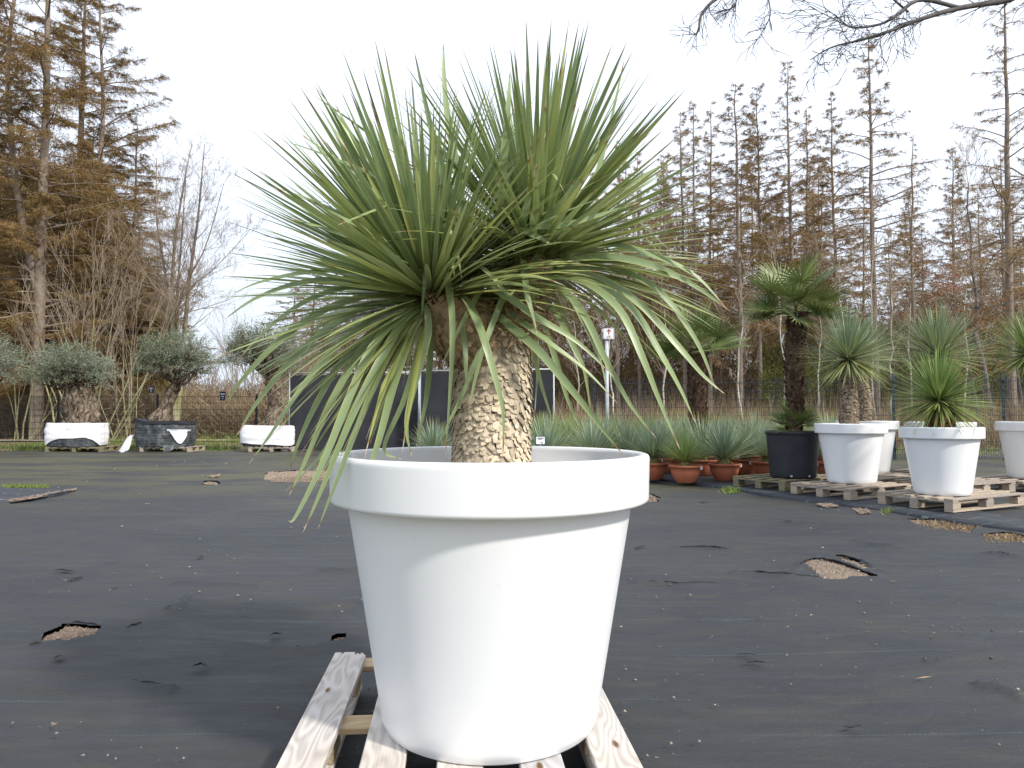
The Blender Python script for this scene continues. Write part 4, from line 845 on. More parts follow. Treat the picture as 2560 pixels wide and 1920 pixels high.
screen((xf(716, 20.6), 20.9), (xf(1046, 20.2), 20.3), 2.28, 'left black screened fence panel beside the third olive tree', 1)
screen((xf(1050, 19.6), 19.7), (xf(1384, 19.0), 18.9), 2.28, 'black screened fence panel behind the big trunk', 2)
# plates on the fence
for x, y, w, h, lb in ((378, 974, 11, 17, 'small navy notice plate on the fence beside the second olive tree'), (557, 990, 14, 22, 'small blue notice on the fence between the second and third olive trees')):
    p = at(x, y, D0f - .05); t = empty('notice_plate', p, 0, lb, 'notice'); s = D0f / F; m = MB(); m.box((0, 0, 0), (w * s, .01, h * s), 0, .003); NPL = m.build('plate', M_navy, t)
    m = MB(); m.box((0, -.008, h * s * .22), (w * s * .75, .006, h * s * .13)); m.box((0, -.008, -h * s * .05), (w * s * .5, .006, h * s * .09)); m.box((0, -.008, -h * s * .3), (w * s * .2, .006, h * s * .1)); m.build('print', M_white, NPL)
p = at(655, 986, D0f - .05); m = MB(); m.box((0, 0, 0), (.14, .012, .11), 0, .004); o = m.build('white_tag', M_white); o.location = p; tag(o, 'small white tag on the fence post behind the third olive tree', 'tag')
# sign post
Ds = 16.6; pz = at(1517, 860, Ds); t = empty('direction_sign', (pz.x, Ds, 0), 0, 'white route sign with a red arrow above a faint bicycle, on a steel pole', 'sign'); s = Ds / F
m = MB(); m.tube([(0, 0, 0), (0, 0, pz.z + .1)], .042, 10); m.build('pole', M_metal, t, True)
cz = at(1522, 835, Ds).z
def rrect(w, h, r, z0=0, n=5):
    out = []
    for cx, cy, a0 in ((w / 2 - r, h / 2 - r, 0), (-w / 2 + r, h / 2 - r, 90), (-w / 2 + r, -h / 2 + r, 180), (w / 2 - r, -h / 2 + r, 270)):
        for k in range(n + 1): a = R(a0 + 90 * k / n); out.append((cx + r * math.cos(a), cy + r * math.sin(a)))
    return out
def plate(mb, out, y0, y1, c=(0, 0)):
    k = len(out); mb.add([(x + c[0], y0, z + c[1]) for x, z in out] + [(x + c[0], y1, z + c[1]) for x, z in out], [tuple(range(k)), tuple(range(k, 2 * k))[::-1]] + [(i, k + i, k + (i + 1) % k, (i + 1) % k) for i in range(k)])
W_s, H_s = 27 * s, 27 * s; cx = (1521 - 1517) * s
m = MB(); plate(m, rrect(W_s, H_s, .03), -.075, -.06, (cx, cz)); SPL = m.build('sign_plate', M_white, t)
m = MB(); plate(m, rrect(W_s * .98, H_s * .98, .03), -.0, .05, (cx - .03, cz)); m.build('back_plate', M_metal, t)
m = MB(); plate(m, rrect(W_s * .7, H_s * .8, .02), -.06, .0, (cx, cz)); m.build('bracket', M_print, t)
m = MB(); o_ = rrect(W_s * .90, H_s * .90, .024); i_ = rrect(W_s * .865, H_s * .865, .022); k = len(o_)
m.add([(x + cx, -.0775, z + cz) for x, z in o_] + [(x + cx, -.0775, z + cz) for x, z in i_], [(i, k + i, k + (i + 1) % k, (i + 1) % k) for i in range(k)]); m.build('border_line', M_print, SPL)
m = MB(); az_ = cz + .045; m.box((cx, -.079, az_ - .01), (.02, .004, .10)); 
for sg in (-1, 1): m.box((0, 0, 0), (.018, .004, .075), 0, 0, Matrix.Translation((cx + sg * .024, -.079, az_ + .026)) @ Matrix.Rotation(R(-45 * sg), 4, 'Y'))
m.build('arrow', M_red, SPL)
m = MB()
for sg in (-1, 1):
    c0 = (cx + sg * .033, -.079, cz - .075); m.tube([(c0[0] + .018 * math.cos(a), c0[1], c0[2] + .018 * math.sin(a)) for a in np.linspace(0, 6.283, 14)], .003, 4, False)
for a, b in (((-.033, -.075), (-.012, -.045)), ((-.012, -.045), (.02, -.045)), ((.02, -.045), (.033, -.075)), ((-.012, -.045), (0, -.075)), ((0, -.075), (.02, -.045)), ((-.033, -.075), (0, -.075)), ((.02, -.045), (.012, -.035))):
    m.tube([(cx + a[0], -.079, cz + a[1]), (cx + b[0], -.079, cz + b[1])], .0028, 4)
m.build('bicycle_symbol', M_pinkred, SPL)
# plant label
Dl = 11.0; p = at(1351, 1101, Dl); t = empty('plant_label', (p.x, Dl, GZ), R(6), 'small white plant label with dark frame on a stake behind the big pot rim', 'label'); s = Dl / F; z = p.z - GZ
m = MB(); plate(m, rrect(26 * s, 21 * s, .015), 0, .012, (0, z)); m.build('dark_frame', M_navy, t); m = MB(); plate(m, rrect(22 * s, 18 * s, .010), -.005, -.001, (0, z)); CRD = m.build('card', M_white, t)
m = MB(); m.box((-.0, -.007, z + .035), (.10, .003, .010)); m.box((-.005, -.007, z + .018), (.06, .003, .006)); m.box((.02, -.007, z - .035), (.035, .003, .010)); m.build('print', M_print, CRD)
m = MB(); m.tube([(0, .005, 0), (0, .005, z - .05)], .006, 6); m.build('stake', M_metal, t)

# ================================================================== OLIVE TREES
SO = 20.7 / F
def olive(xb, base_pts, crown_c, crown_r, label, seed, D=20.7, nleaf=23000):
    D = D + .25
    """base_pts: (px x, px y, radius m) up the trunk"""
    b = at(xb, 1065, D); t = empty('olive_tree', b, 0, label, 'olive tree'); rg = np.random.default_rng(seed); P = [at(x, y, D) - b for x, y, _ in base_pts]; rad = [r for *_, r in base_pts]
    V = []; Fc = []; n = 28; m_ = 26; cv = crv(P, m_)
    for i in range(m_):
        f = i / (m_ - 1) * (len(rad) - 1); r = rad[min(int(f), len(rad) - 2)] * (1 - (f - min(int(f), len(rad) - 2))) + rad[min(int(f), len(rad) - 2) + 1] * (f - min(int(f), len(rad) - 2))
        for j in range(n):
            a = 6.283 * j / n; q = Vector((math.cos(a) * 1.7, math.sin(a) * 1.7, cv[i][2] * 2.2 + seed)); k = 1 + .30 * mnoise.noise(q) + .22 * mnoise.noise(q * 2.7)
            V.append((cv[i][0] + r * k * math.cos(a), cv[i][1] + r * .6 * k * math.sin(a), cv[i][2]))
    for i in range(m_ - 1):
        for j in range(n): Fc.append((i * n + j, i * n + (j + 1) % n, (i + 1) * n + (j + 1) % n, (i + 1) * n + j))
    Fc.append(tuple(range((m_ - 1) * n, m_ * n)))
    cc = np.array(at(crown_c[0], crown_c[1], D) - b); cr = np.array(crown_r); top = np.array(P[-1])
    # limbs
    P0, P1, R0, R1 = [], [], [], []; tips = []
    for k in range(26):
        d = unit(rg.normal(size=3) * [1, 1, .6] + [0, 0, .25]); e = cc + d * cr * rg.uniform(.55, .9); p = top + rg.normal(0, .05, 3); q_ = p
        for i in range(5):
            nx_ = top + (e - top) * ((i + 1) / 5) + rg.normal(0, .05, 3); P0.append(q_); P1.append(nx_); R0.append(.05 * (1 - i / 5) + .01); R1.append(.05 * (1 - (i + 1) / 5) + .008); q_ = nx_
            if i > 0:
                for _ in range(7):
                    ee = nx_ + unit(rg.normal(size=3)) * rg.uniform(.12, .35); P0.append(nx_); P1.append(ee); R0.append(.010); R1.append(.003); tips.append(ee)
    V_, F_ = segs(P0, P1, np.array(R0), np.array(R1), 4); k0 = len(V); mesh_obj('trunk', np.array([tuple(v) for v in V] + V_.tolist()), Fc + [tuple(k0 + i for i in f) for f in F_.tolist()], M_olivebark, t, True)
    # sprays of leaves: irregular shell with lobes
    ns = 1300; d = unit(rg.normal(size=(ns, 3))); d[:, 2] = np.where(d[:, 2] < -.45, -d[:, 2] * .4, d[:, 2]); lob = np.array([mnoise.noise(Vector(x * 1.9) + Vector((seed, 0, 0))) for x in d]); rr_ = (rg.random(ns) ** .4) * (1 + .30 * lob)
    cen = cc + d * cr * rr_[:, None]; per = nleaf // ns; up = unit(d * cr + rg.normal(0, .25, (ns, 3)) + [0, 0, .35])
    C_ = np.repeat(cen, per, 0); U_ = np.repeat(up, per, 0); n_ = len(C_); s_ = rg.uniform(-.12, .14, (n_, 1)); pos = C_ + U_ * s_ + rg.normal(0, .022, (n_, 3)); dirn = unit(U_ * .7 + rg.normal(0, .55, (n_, 3))) * rg.uniform(.05, .085, (n_, 1))
    V_, F_ = diamonds(pos, dirn, .017, rg); mesh_obj('crown', V_, F_, M_olive, t)
olive(200, [(200, 1068, .62), (200, 1040, .52), (198, 1010, .42), (196, 985, .42), (190, 965, .36)], (182, 932), (1.18, 1.0, .82), 'olive tree with a broad low crown over the left white wrapped root ball', 1)
olive(405, [(402, 1065, .42), (400, 1045, .33), (412, 1020, .21), (424, 995, .18), (430, 975, .22), (440, 958, .14)], (438, 905), (1.08, 1.0, .92), 'olive tree with a twisted trunk and round crown, in the torn black root cloth', 2)
olive(680, [(680, 1070, .42), (690, 1040, .34), (692, 1010, .26), (688, 980, .24), (680, 955, .25)], (650, 888), (1.2, 1.1, .92), 'olive tree behind the drooping leaves, beside the black screen', 3)
olive(-95, [(-95, 1065, .42), (-90, 1030, .32), (-80, 1000, .25), (-60, 960, .22)], (-58, 922), (1.30, 1.1, 1.0), 'olive tree cut off by the left edge of the photo', 4)
def rootball(xl, xr, yt, yb, D, label, lower, seed, torn=False):
    s = D / F; cx_ = (xl + xr) / 2; b = Vector((xf(cx_, D), D, at(cx_, yb, D - .5).z if 0 else .146)); w = (xr - xl) * s * .93; h = (yb - yt) * s
    t = empty('root_ball', b, 0, label, 'root ball'); n = 96
    def shell(z0f, z1f, off, nz=12, wr=.02, a0=0, a1=1):
        V = []; Fc = []
        for i in range(nz + 1):
            for j in range(n + 1):
                u = a0 + (a1 - a0) * j / n; a = 6.283 * u; ca, sa = math.cos(a), math.sin(a); e = .55
                x = math.copysign(abs(ca) ** e, ca) * w / 2; y = math.copysign(abs(sa) ** e, sa) * w / 2 * .62
                za, zb = z0f(a), z1f(a); z = za + (zb - za) * i / nz; bulge = 1 + .05 * math.sin(3.14 * z / h) + off; q = Vector((x * 2.2, y * 2.2, z * 9 + seed))
                k = bulge + wr * mnoise.noise(q) + wr * .6 * mnoise.noise(q * 2.5); V.append((x * k, y * k, z + .012 * mnoise.noise(q * 1.7)))
        for i in range(nz):
            for j in range(n): q = i * (n + 1) + j; Fc.append((q, q + 1, q + n + 2, q + n + 1))
        return V, Fc
    topf = lambda a: h + .03 * mnoise.noise(Vector((math.cos(a) * 2, math.sin(a) * 2, seed))) + (.09 * max(0, -math.cos(a)) - .03 if torn else 0)
    V, Fc = shell(lambda a: 0, topf, -.03, 12, .03); k = len(V); V.append((0, 0, h * .93)); Fc += [(12 * (n + 1) + j, 12 * (n + 1) + j + 1, k) for j in range(n)]; mesh_obj('root_cloth', V, Fc, M_blackcloth, t, True)
    # wire basket
    P0, P1 = [], []; zz = .04
    for zz in np.arange(.05, h, .075):
        for j in range(48):
            def pt(jj): a = 6.283 * jj / 48; ca, sa = math.cos(a), math.sin(a); bl = 1.01 + .05 * math.sin(3.14 * zz / h); return (math.copysign(abs(ca) ** .55, ca) * w / 2 * bl, math.copysign(abs(sa) ** .55, sa) * w / 2 * .62 * bl, zz)
            P0.append(pt(j)); P1.append(pt(j + 1))
            if zz + .075 < h: q = pt(j); P0.append(q); P1.append((q[0], q[1], zz + .075))
    V, Fq = segs(P0, P1, .003, .003, 3); mesh_obj('wire_basket', V, Fq, M_basket, t)
    if not torn:
        V, Fc = shell(lower, topf, .025, 14, .028); mesh_obj('white_wrap', V, Fc, M_wrap, t, True)
    else:
        V, Fc = shell(lambda a: h * (.62 - .5 * max(0, math.sin((a - 4.9) / .95 * 3.14)) if 4.9 < a < 5.95 else .6), lambda a: h * .66, .04, 8, .05, 4.85 / 6.283, 6.1 / 6.283); mesh_obj('white_wrap', V, Fc, M_wrap, t, True)
        m = MB(); x0 = -w / 2 - .02
        P = [(x0 + .05, -w * .30, h * .45), (x0 - .04, -w * .30, h * .3), (x0 - .10, -w * .30, h * .1), (x0 - .16, -w * .30, -.08), (x0 - .24, -w * .30, -.135)]; V = []; Fc = []
        for i, p_ in enumerate(P):
            for j in range(7): u = j / 6 - .5; V.append((p_[0] + u * (.12 + .05 * i), p_[1] + .03 * math.sin(j * 2.1 + i), p_[2] + .02 * math.sin(j * 1.3)))
        for i in range(4):
            for j in range(6): q = i * 7 + j; Fc.append((q, q + 1, q + 8, q + 7))
        m.add(V, Fc); m.build('hanging_strip', M_wrap, t, True)
        V, Fc = shell(lambda a: topf(a) - .07, lambda a: topf(a) + .02, .03, 3, .03); mesh_obj('black_top_cloth', V, Fc, M_screen, t, True)
        V = [(.15, -w * .335, .04), (.62, -w * .335, .05), (.5, -w * .34, -.04), (.38, -w * .345, -.13), (.30, -w * .345, -.12), (.22, -w * .34, -.04)]; mesh_obj('loose_cloth_corner', V, [(0, 1, 2, 3, 4, 5)], M_blackcloth, t)
    return t
hh = 58 * SO
rootball(126, 264, 1060, 1118, 20.95, 'low root ball wrapped in smooth white cloth over a black base, leftmost on the ground', lambda a: hh * (.05 + .34 * max(0, math.sin((a - 3.9) / 2.2 * 3.14)) if 3.9 < a < 6.1 else .05), 3)
rootball(345, 487, 1054, 1118, 20.95, 'root ball in torn black cloth and wire basket with white rags hanging off', None, 7, True)
rootball(608, 742, 1066, 1118, 20.95, 'root ball in crumpled white wrap, right next to the black screen', lambda a: hh * (.10 + .06 * math.sin(a * 2)), 11)

# ================================================================== TREES
def larch_meshes(seed, h, r0, cr, base, nb, dens=1.0, tip_up=.0, mat=None, droop=.25, shape=.75, fork=False, sparse_low=True):
    """returns (trunk mesh data, branches mesh data, crown mesh data) of one larch"""
    rg = np.random.default_rng(seed); n = 22; z = np.linspace(0, h, n); wob = np.cumsum(rg.normal(0, .035, (n, 2)), 0) * (np.linspace(0, 1, n)[:, None])
    T = np.c_[wob, z]; rad = r0 * (1 - z / h) ** .8 + .015; P0 = [T[:-1]]; P1 = [T[1:]]; R0 = [rad[:-1]]; R1 = [rad[1:]]
    if fork:
        T2 = T.copy(); k = np.clip((z - h * .25) / (h * .2), 0, 1); T2[:, 0] += k * 1.1 + .2 * np.sin(z * .5) * k; P0.append(T2[5:-1]); P1.append(T2[6:]); R0.append(rad[5:-1] * .75); R1.append(rad[6:] * .75)
    Vt, Ft = segs(np.concatenate(P0), np.concatenate(P1), np.concatenate(R0), np.concatenate(R1), 8)
    B0_, B1_, S0, S1 = [], [], [], []; C0, CD = [], []; TP0, TP1 = [], []
    for b in range(nb):
        f = base + (1 - base) * ((b + rg.random()) / nb) ** 1.05; zb = f * h; t = (f - base) / (1 - base); L_ = cr * (max(.05, 1 - t) ** shape) * rg.uniform(.45, 1.15) * (.55 + .45 * min(1, t / .15) if sparse_low else 1)
        if rg.random() < .08 and t > .25: L_ *= 1.3
        az = rg.uniform(0, 6.283); el = rg.uniform(-.15, .35) + .5 * t; d = np.array([math.cos(az) * math.cos(el), math.sin(az) * math.cos(el), math.sin(el)])
        T_ = T2 if (fork and rg.random() < .45) else T
        p = np.array([np.interp(zb, z, T_[:, 0]), np.interp(zb, z, T_[:, 1]), zb]); m = 8; pts = [p]
        for i in range(m): d = unit(d + np.array([0, 0, -droop * .18 + (droop * .34) * (i / m) ** 1.5]) + rg.normal(0, .07, 3)); p = p + d * L_ / m; pts.append(p)
        pts = np.array(pts); r = (.009 + .0095 * L_) * np.linspace(1, .22, m + 1); B0_.append(pts[:-1]); B1_.append(pts[1:]); S0.append(r[:-1]); S1.append(r[1:])
        k = int(L_ * 15 * dens) + 2; s = rg.uniform(.15, 1, k) ** .8 * m; i0 = np.minimum(s.astype(int), m - 1); q = pts[i0] + (pts[i0 + 1] - pts[i0]) * (s - i0)[:, None]; dd = unit(pts[i0 + 1] - pts[i0])
        side = unit(np.cross(dd, [0, 0, 1.])) * rg.choice([-1, 1], k)[:, None]; tl = L_ * .30 * (1.15 - s / m)[:, None] * rg.uniform(.4, 1.3, (k, 1)) + .12
        td = unit(dd * .6 + side * rg.uniform(.3, 1.1, (k, 1)) + rg.normal(0, .25, (k, 3)) + [0, 0, -.25]); TP0.append(q); TP1.append(q + td * tl)
        kk = 15; a = rg.random((k, kk, 1)) * .95 + .05; c0 = q[:, None] + td[:, None] * tl[:, None] * a; cd_ = unit(td[:, None] * .5 + rg.normal(0, .6, (k, kk, 3)) + [0, 0, -.35]) * rg.uniform(.06, .22, (k, kk, 1)); C0.append(c0.reshape(-1, 3)); CD.append(cd_.reshape(-1, 3))
    Vb, Fb = segs(np.concatenate(B0_), np.concatenate(B1_), np.concatenate(S0), np.concatenate(S1), 4)
    tp0 = np.concatenate(TP0); tp1 = np.concatenate(TP1); V1, F1 = tris(tp0, tp1 - tp0, .016, rg); V2, F2 = tris(np.concatenate(C0), np.concatenate(CD), .017, rg)
    out = []
    for nm, V, Fq, mt, sm in (('trunk', np.concatenate([Vt, Vb]), np.concatenate([Ft, Fb + len(Vt)]), M_larchbark, False), ('crown', np.concatenate([V1, V2]), np.concatenate([F1, F2 + len(V1)]), mat or M_larchtwig, False)):
        o = mesh_obj(nm, V, Fq, mt, None, sm); out.append(o.data); bpy.data.objects.remove(o)
    return out
def place(name, datas, xy, sc, rz, label, cat='tree', group=None, names=('trunk', 'crown'), z=-.05):
    t = empty(name, (xy[0], xy[1], z), rz, label, cat, group); t.scale = (sc[0], sc[0], sc[1]) if hasattr(sc, '__len__') else (sc,) * 3
    for nm, d in zip(names, datas):
        o = bpy.data.objects.new(nm, d); C.objects.link(o); o.parent = t
    return t
# prototypes, 18 m nominal
LA = [larch_meshes(100 + i, 18, .135, (3.4, 3.0, 3.8, 3.1, 2.8)[i], (.30, .34, .28, .36, .22)[i], (105, 95, 115, 90, 100)[i], (.8, .7, .9, .62, .8)[i], mat=(M_larchtwig_g if i in (0, 2) else M_larchtwig), droop=(.3, .5, .1, .3, .4)[i]) for i in range(5)]
LBIG = larch_meshes(120, 24, .24, 5.2, .10, 210, 1.5, mat=M_larchtwig_g, droop=.35, shape=.55, fork=True)
LBIG2 = larch_meshes(121, 20, .18, 4.4, .06, 190, 1.6, mat=M_larchtwig_g, droop=.3, shape=.6)
LSP = larch_meshes(122, 22, .22, 4.4, .22, 70, .55, mat=M_larchtwig, droop=.5, shape=.5)
LTHIN = larch_meshes(123, 14, .10, 1.9, .2, 55, .35, mat=M_larchtwig, droop=.3)
def by_top(xp, ytop, D, nominal): return ((xp - 1280) * D / F, D), (CAM_H + (Y0 - ytop) * D / F + .05) / nominal
fr = random.Random(17)
LN = [ # x, top y, D, proto, width factor, label
 (1545, 352, 40, 1, 1., 'larch just right of the yucca crown, its top near the upper leaves'),
 (1600, 372, 44, 3, .9, 'slim larch between the yucca crown and the pair of leaning larches'),
 (1713, 262, 41, 1, .95, 'larch at the left end of the tall row right of the yucca'), (1738, 245, 38, 3, .95, 'thin larch second from the left end of the tall row'),
 (1776, 260, 40, 4, .95, 'thin trunked larch directly left of the broad topped one'), (1850, 198, 35, 0, 1.1, 'broad topped larch with a pale trunk behind the tall palm'),
 (1900, 208, 39, 2, .85, 'greenish larch touching the right side of the broad topped one'), (1984, 138, 38, 3, .95, 'tall pointed larch above the fan palm crown'),
 (2018, 255, 42, 4, .9, 'shorter larch right of the tall pointed one'), (2095, 222, 40, 0, .95, 'dark trunked larch left of the tallest bare one'),
 (2193, 66, 36, 3, 1.05, 'tallest bare topped larch with a long naked trunk'), (2392, 480, 50, 1, .9, 'low distant larch between the bare thin tree and the big right larch'),
 (2285, 480, 44, 2, .75, 'low dense brown larch under the thin bare top'), (2238, 560, 48, 4, .9, 'small brown larch behind the tall bare trunk'),
 (1658, 400, 46, 2, .8, 'larch low in the gap beside the drooping right leaves'), (1480, 420, 48, 1, .9, 'larch behind the upright leaves of the right yucca head'), (1400, 470, 50, 4, 1., 'larch mostly hidden behind the yucca head')]
for i, (x, yt, D, k, wf, lb) in enumerate(LN):
    (xy), s = by_top(x, yt, D, 18); place('larch_tree', LA[k], xy, (s * wf, s), fr.uniform(0, 6.28), lb, 'larch', 'larches in the wood on the right')
xy, s = by_top(2530, -60, 27, 22); place('larch_tree', LSP, xy, (s * .95, s), 1.2, 'big larch with wide arching boughs near the right edge', 'larch')
xy, s = by_top(2286, 325, 40, 14); place('larch_tree', LTHIN, xy, (s * .9, s), .6, 'thin almost bare larch standing alone above the low brown one', 'larch')
xy, s = by_top(2610, 300, 40, 18); place('larch_tree', LA[0], xy, s, 2., 'larch cut by the right edge behind the big arching larch', 'larch')
# left side
xy, s = by_top(92, -330, 31, 24); place('larch_tree', LBIG, xy, (s * 1.12, s), 3.4, 'huge forked larch at upper left with dark drooping boughs', 'larch')
for x, yt, D, pr_, nom, wf, lb in ((185, -130, 37, LBIG, 24, 1.05, 'second tall larch right behind the huge forked one'), (-60, -60, 34, LBIG2, 20, .9, 'huge brown larch cut off by the left edge'), (225, 300, 37, LBIG2, 20, .80, 'olive brown larch filling the gap below the huge forked one'), (60, 380, 33, LBIG2, 20, .75, 'low spreading larch under the huge forked one'),
                               (322, 285, 38, LA[0], 18, 1.25, 'pointed brown larch right of the huge forked one'), (262, 420, 35, LA[2], 18, 1.5, 'bushy larch behind the pale stemmed shrub'), (395, 620, 42, LA[2], 18, 1.7, 'small larch behind the bare tree on the left'),
                               (150, 440, 36, LA[2], 18, 1.6, 'dark larch low behind the shrub stems'), (350, 520, 40, LA[1], 18, 1.7, 'thin larch at the right end of the left wood')):
    xy, s = by_top(x, yt, D, nom); place('larch_tree', pr_, xy, (s * wf, s), fr.uniform(0, 6), lb, 'larch', 'larches in the wood on the left')
# larches deeper in the wood
for i in range(46):
    x = fr.uniform(1330, 2640) if i < 36 else fr.uniform(-120, 330); D = fr.uniform(50, 72); yt = fr.uniform(360, 560) if i < 36 else fr.uniform(330, 620)
    xy, s = by_top(x, yt, D, 18); place('larch_tree', LA[i % 5], xy, (s * fr.uniform(.8, 1.1), s), fr.uniform(0, 6), 'slender larch standing deep in the wood behind the front row', 'larch', 'larches deep in the wood')
for i, (x, yt, D) in enumerate(((730, 700, 75), (780, 672, 80), (835, 690, 78), (880, 650, 82), (925, 670, 80), (980, 640, 84), (1040, 640, 80), (1100, 600, 78), (1180, 560, 74), (1260, 520, 66))):
    xy, s = by_top(x, yt, D, 18); place('larch_tree', LA[(i * 2) % 5], xy, (s * 2.0, s), fr.uniform(0, 6), 'distant brown larch in the far clump behind the left yucca leaves', 'larch', 'larches in the far clump')

# bare broadleaf trees
def bare(rg, p, d, L_, r, depth, segn, acc, spread=.6, up=.25, kids=3, curl=.10, first=.35, shrink=.62):
    pts = [p]; n = segn
    for i in range(n):
        d = unit(d + rg.normal(0, curl, 3) + np.array([0, 0, up * .25])); p = p + d * L_ / n; pts.append(p)
    for i in range(n): acc.append((pts[i], pts[i + 1], r * (1 - .75 * i / n), r * (1 - .75 * (i + 1) / n)))
    if depth <= 0: return
    for k in range(kids):
        s = first + (1 - first) * (k + rg.random()) / kids; i = min(int(s * n), n - 1); q = pts[i] + (pts[i + 1] - pts[i]) * (s * n - i); ax = unit(np.cross(d, rg.normal(size=3))); dd = unit(pts[i + 1] - pts[i]); a = spread * rg.uniform(.6, 1.3)
        nd = unit(dd * math.cos(a) + ax * math.sin(a)); bare(rg, q, nd, L_ * shrink * (1.25 - .5 * s) * rg.uniform(.75, 1.15), max(r * (1 - .75 * s) * .62, .0045), depth - 1, segn, acc, spread, up, kids, curl, .2, shrink)
def bare_obj(name, acc, mat, parent, sides=4, thin=.0):
    a = np.array([x[0] for x in acc]); b = np.array([x[1] for x in acc]); r0 = np.array([x[2] for x in acc]); r1 = np.array([x[3] for x in acc]); V, Fq = segs(a, b, np.maximum(r0, thin), np.maximum(r1, thin), sides); return mesh_obj(name, V, Fq, mat, parent)
def split_tree(name, loc_, acc, thr, mats, label, cat, thin=.004, group=None):
    t = empty(name, loc_, 0, label, cat, group); big = [x for x in acc if x[2] > thr]; sm = [x for x in acc if x[2] <= thr]; bare_obj('trunk', big, mats[0], t, 6); bare_obj('crown', sm, mats[1], t, 3, thin); return t
rg = np.random.default_rng(77); acc = []; Db = 31
b = Vector((xf(430, Db), Db, -.05)); sB = Db / F
for (xt, yt, x2, y2, r) in ((405, 700, 375, 380, .10), (428, 700, 462, 340, .13), (432, 720, 440, 400, .10), (460, 700, 515, 360, .13), (450, 740, 580, 470, .08), (400, 760, 345, 560, .06), (440, 760, 610, 560, .06)):
    p0 = np.array([(440 - 430) * sB, 0, .0]); p1 = np.array([(xt - 430) * sB, rg.uniform(-.3, .3), CAM_H + (Y0 - yt) * sB]); p2 = np.array([(x2 - 430) * sB, rg.uniform(-1.5, 1.5), CAM_H + (Y0 - y2) * sB])
    cv = crv([p0, p0 * .5 + p1 * .5 + [rg.uniform(-.1, .1), 0, 0], p1, p1 * .5 + p2 * .5 + rg.normal(0, .15, 3), p2], 16)
    for i in range(15):
        acc.append((cv[i], cv[i + 1], r * (1 - .85 * i / 15), r * (1 - .85 * (i + 1) / 15)))
        if i >= 5:
            for _ in range(3):
                d = unit(unit(cv[i + 1] - cv[i]) * .9 + unit(rg.normal(size=3)) * .75); bare(rg, cv[i], d, rg.uniform(1.1, 2.9) * (1.15 - i / 20), r * (1 - .85 * i / 15) * .40, 3, 6, acc, .62, .16, 3, .09)
split_tree('bare_tree', b, acc, .035, (M_mossbark, M_baretwig), 'bare grey tree with several mossy stems against the sky, left of the yucca', 'tree', .0038)
# pale stemmed shrub at left
def fan_shrub(xc, D, n, hr, lean, seed, label, mats, r=.045, depth=2, cat='shrub'):
    rg = np.random.default_rng(seed); acc = []; b = Vector((xf(xc, D), D, -.05))
    for k in range(n):
        a = rg.normal(0, lean); d = unit(np.array([a, rg.normal(0, lean * .6), 1.])); bare(rg, np.array([a * 1.8 + rg.normal(0, .15), rg.normal(0, .3), 0]), d, rg.uniform(*hr), r * rg.uniform(.6, 1.2), depth, 8, acc, .40, .16, 4 if depth < 3 else 3, .06, .3, .48)
    return split_tree('bare_shrub', b, acc, .016, mats, label, cat, .006)
fan_shrub(215, 28.5, 17, (5.2, 8.2), .36, 5, 'large fanning shrub of pale green stems behind the two left olive trees', (M_mossbark, M_baretwig), .042, 3)
fan_shrub(60, 30, 9, (3.5, 6), .35, 6, 'smaller fanning shrub behind the leftmost olive tree', (M_mossbark, M_baretwig), .034, 3)
fan_shrub(330, 29.5, 7, (3.5, 6.2), .22, 7, 'thin stemmed shrub behind the round olive crown', (M_mossbark, M_baretwig), .03, 3)
for i, (x, D, n, h0, h1) in enumerate(((560, 40, 10, 3, 6), (630, 44, 10, 4, 7.2), (690, 46, 12, 4, 7.), (505, 38, 8, 2.5, 4.6), (760, 42, 10, 3, 6.5), (820, 44, 10, 3, 6))):
    fan_shrub(x, D, n, (h0, h1), .30, 30 + i, ('grey leafless shrub right of the bare tree', 'grey leafless shrub with upright shoots above the third olive tree', 'leafless shrub just left of the lower yucca leaves', 'low leafless shrub between two olive crowns', 'leafless shrub behind the left yucca leaves', 'leafless shrub above the black screen')[i], (M_baretwig, M_baretwig), .04)
# birches and young trees at right
rgb = np.random.default_rng(9)
for i, (x, yt, D, lb) in enumerate(((1968, 545, 30, 'thin white birch stem left of the tall palm crown'), (2116, 600, 28, 'pale crooked sapling above the blue yucca'), (2188, 520, 29, 'straight white birch stem in front of the tallest larch'), (2230, 640, 27, 'wavy pale sapling between the two blue yuccas'), (2272, 660, 30, 'pale sapling behind the yucca at the back'),
                                (1662, 640, 30, 'pale sapling left of the lower fan palm'), (1540, 700, 29, 'pale sapling behind the route sign'), (1440, 720, 30, 'pale sapling left of the route sign'), (2040, 640, 32, 'pale leaning sapling right of the tall palm'), (1850, 690, 27, 'thin pale sapling between the two palms'), (2420, 620, 30, 'pale sapling right of the rear yucca'))):
    H_ = CAM_H + (Y0 - yt) * D / F; acc = []; pts = [np.array([0, 0, 0.])]
    for k in range(14): pts.append(np.array([pts[-1][0] + rgb.normal(0, .055), pts[-1][1] + rgb.normal(0, .05), H_ * (k + 1) / 14]))
    for k in range(14):
        r = .05 * (1 - k / 15); acc.append((pts[k], pts[k + 1], r, .05 * (1 - (k + 1) / 15)))
        if k > 4:
            for _ in range(2): bare(rgb, pts[k], unit(np.array([rgb.normal(0, .6), rgb.normal(0, .6), .8])), rgb.uniform(.7, 1.7), .014, 2, 5, acc, .5, .25, 3, .08)
    split_tree('young_birch', Vector((xf(x, D), D, -.05)), acc, .016, (M_birch, M_baretwig), lb, 'birch', .006)
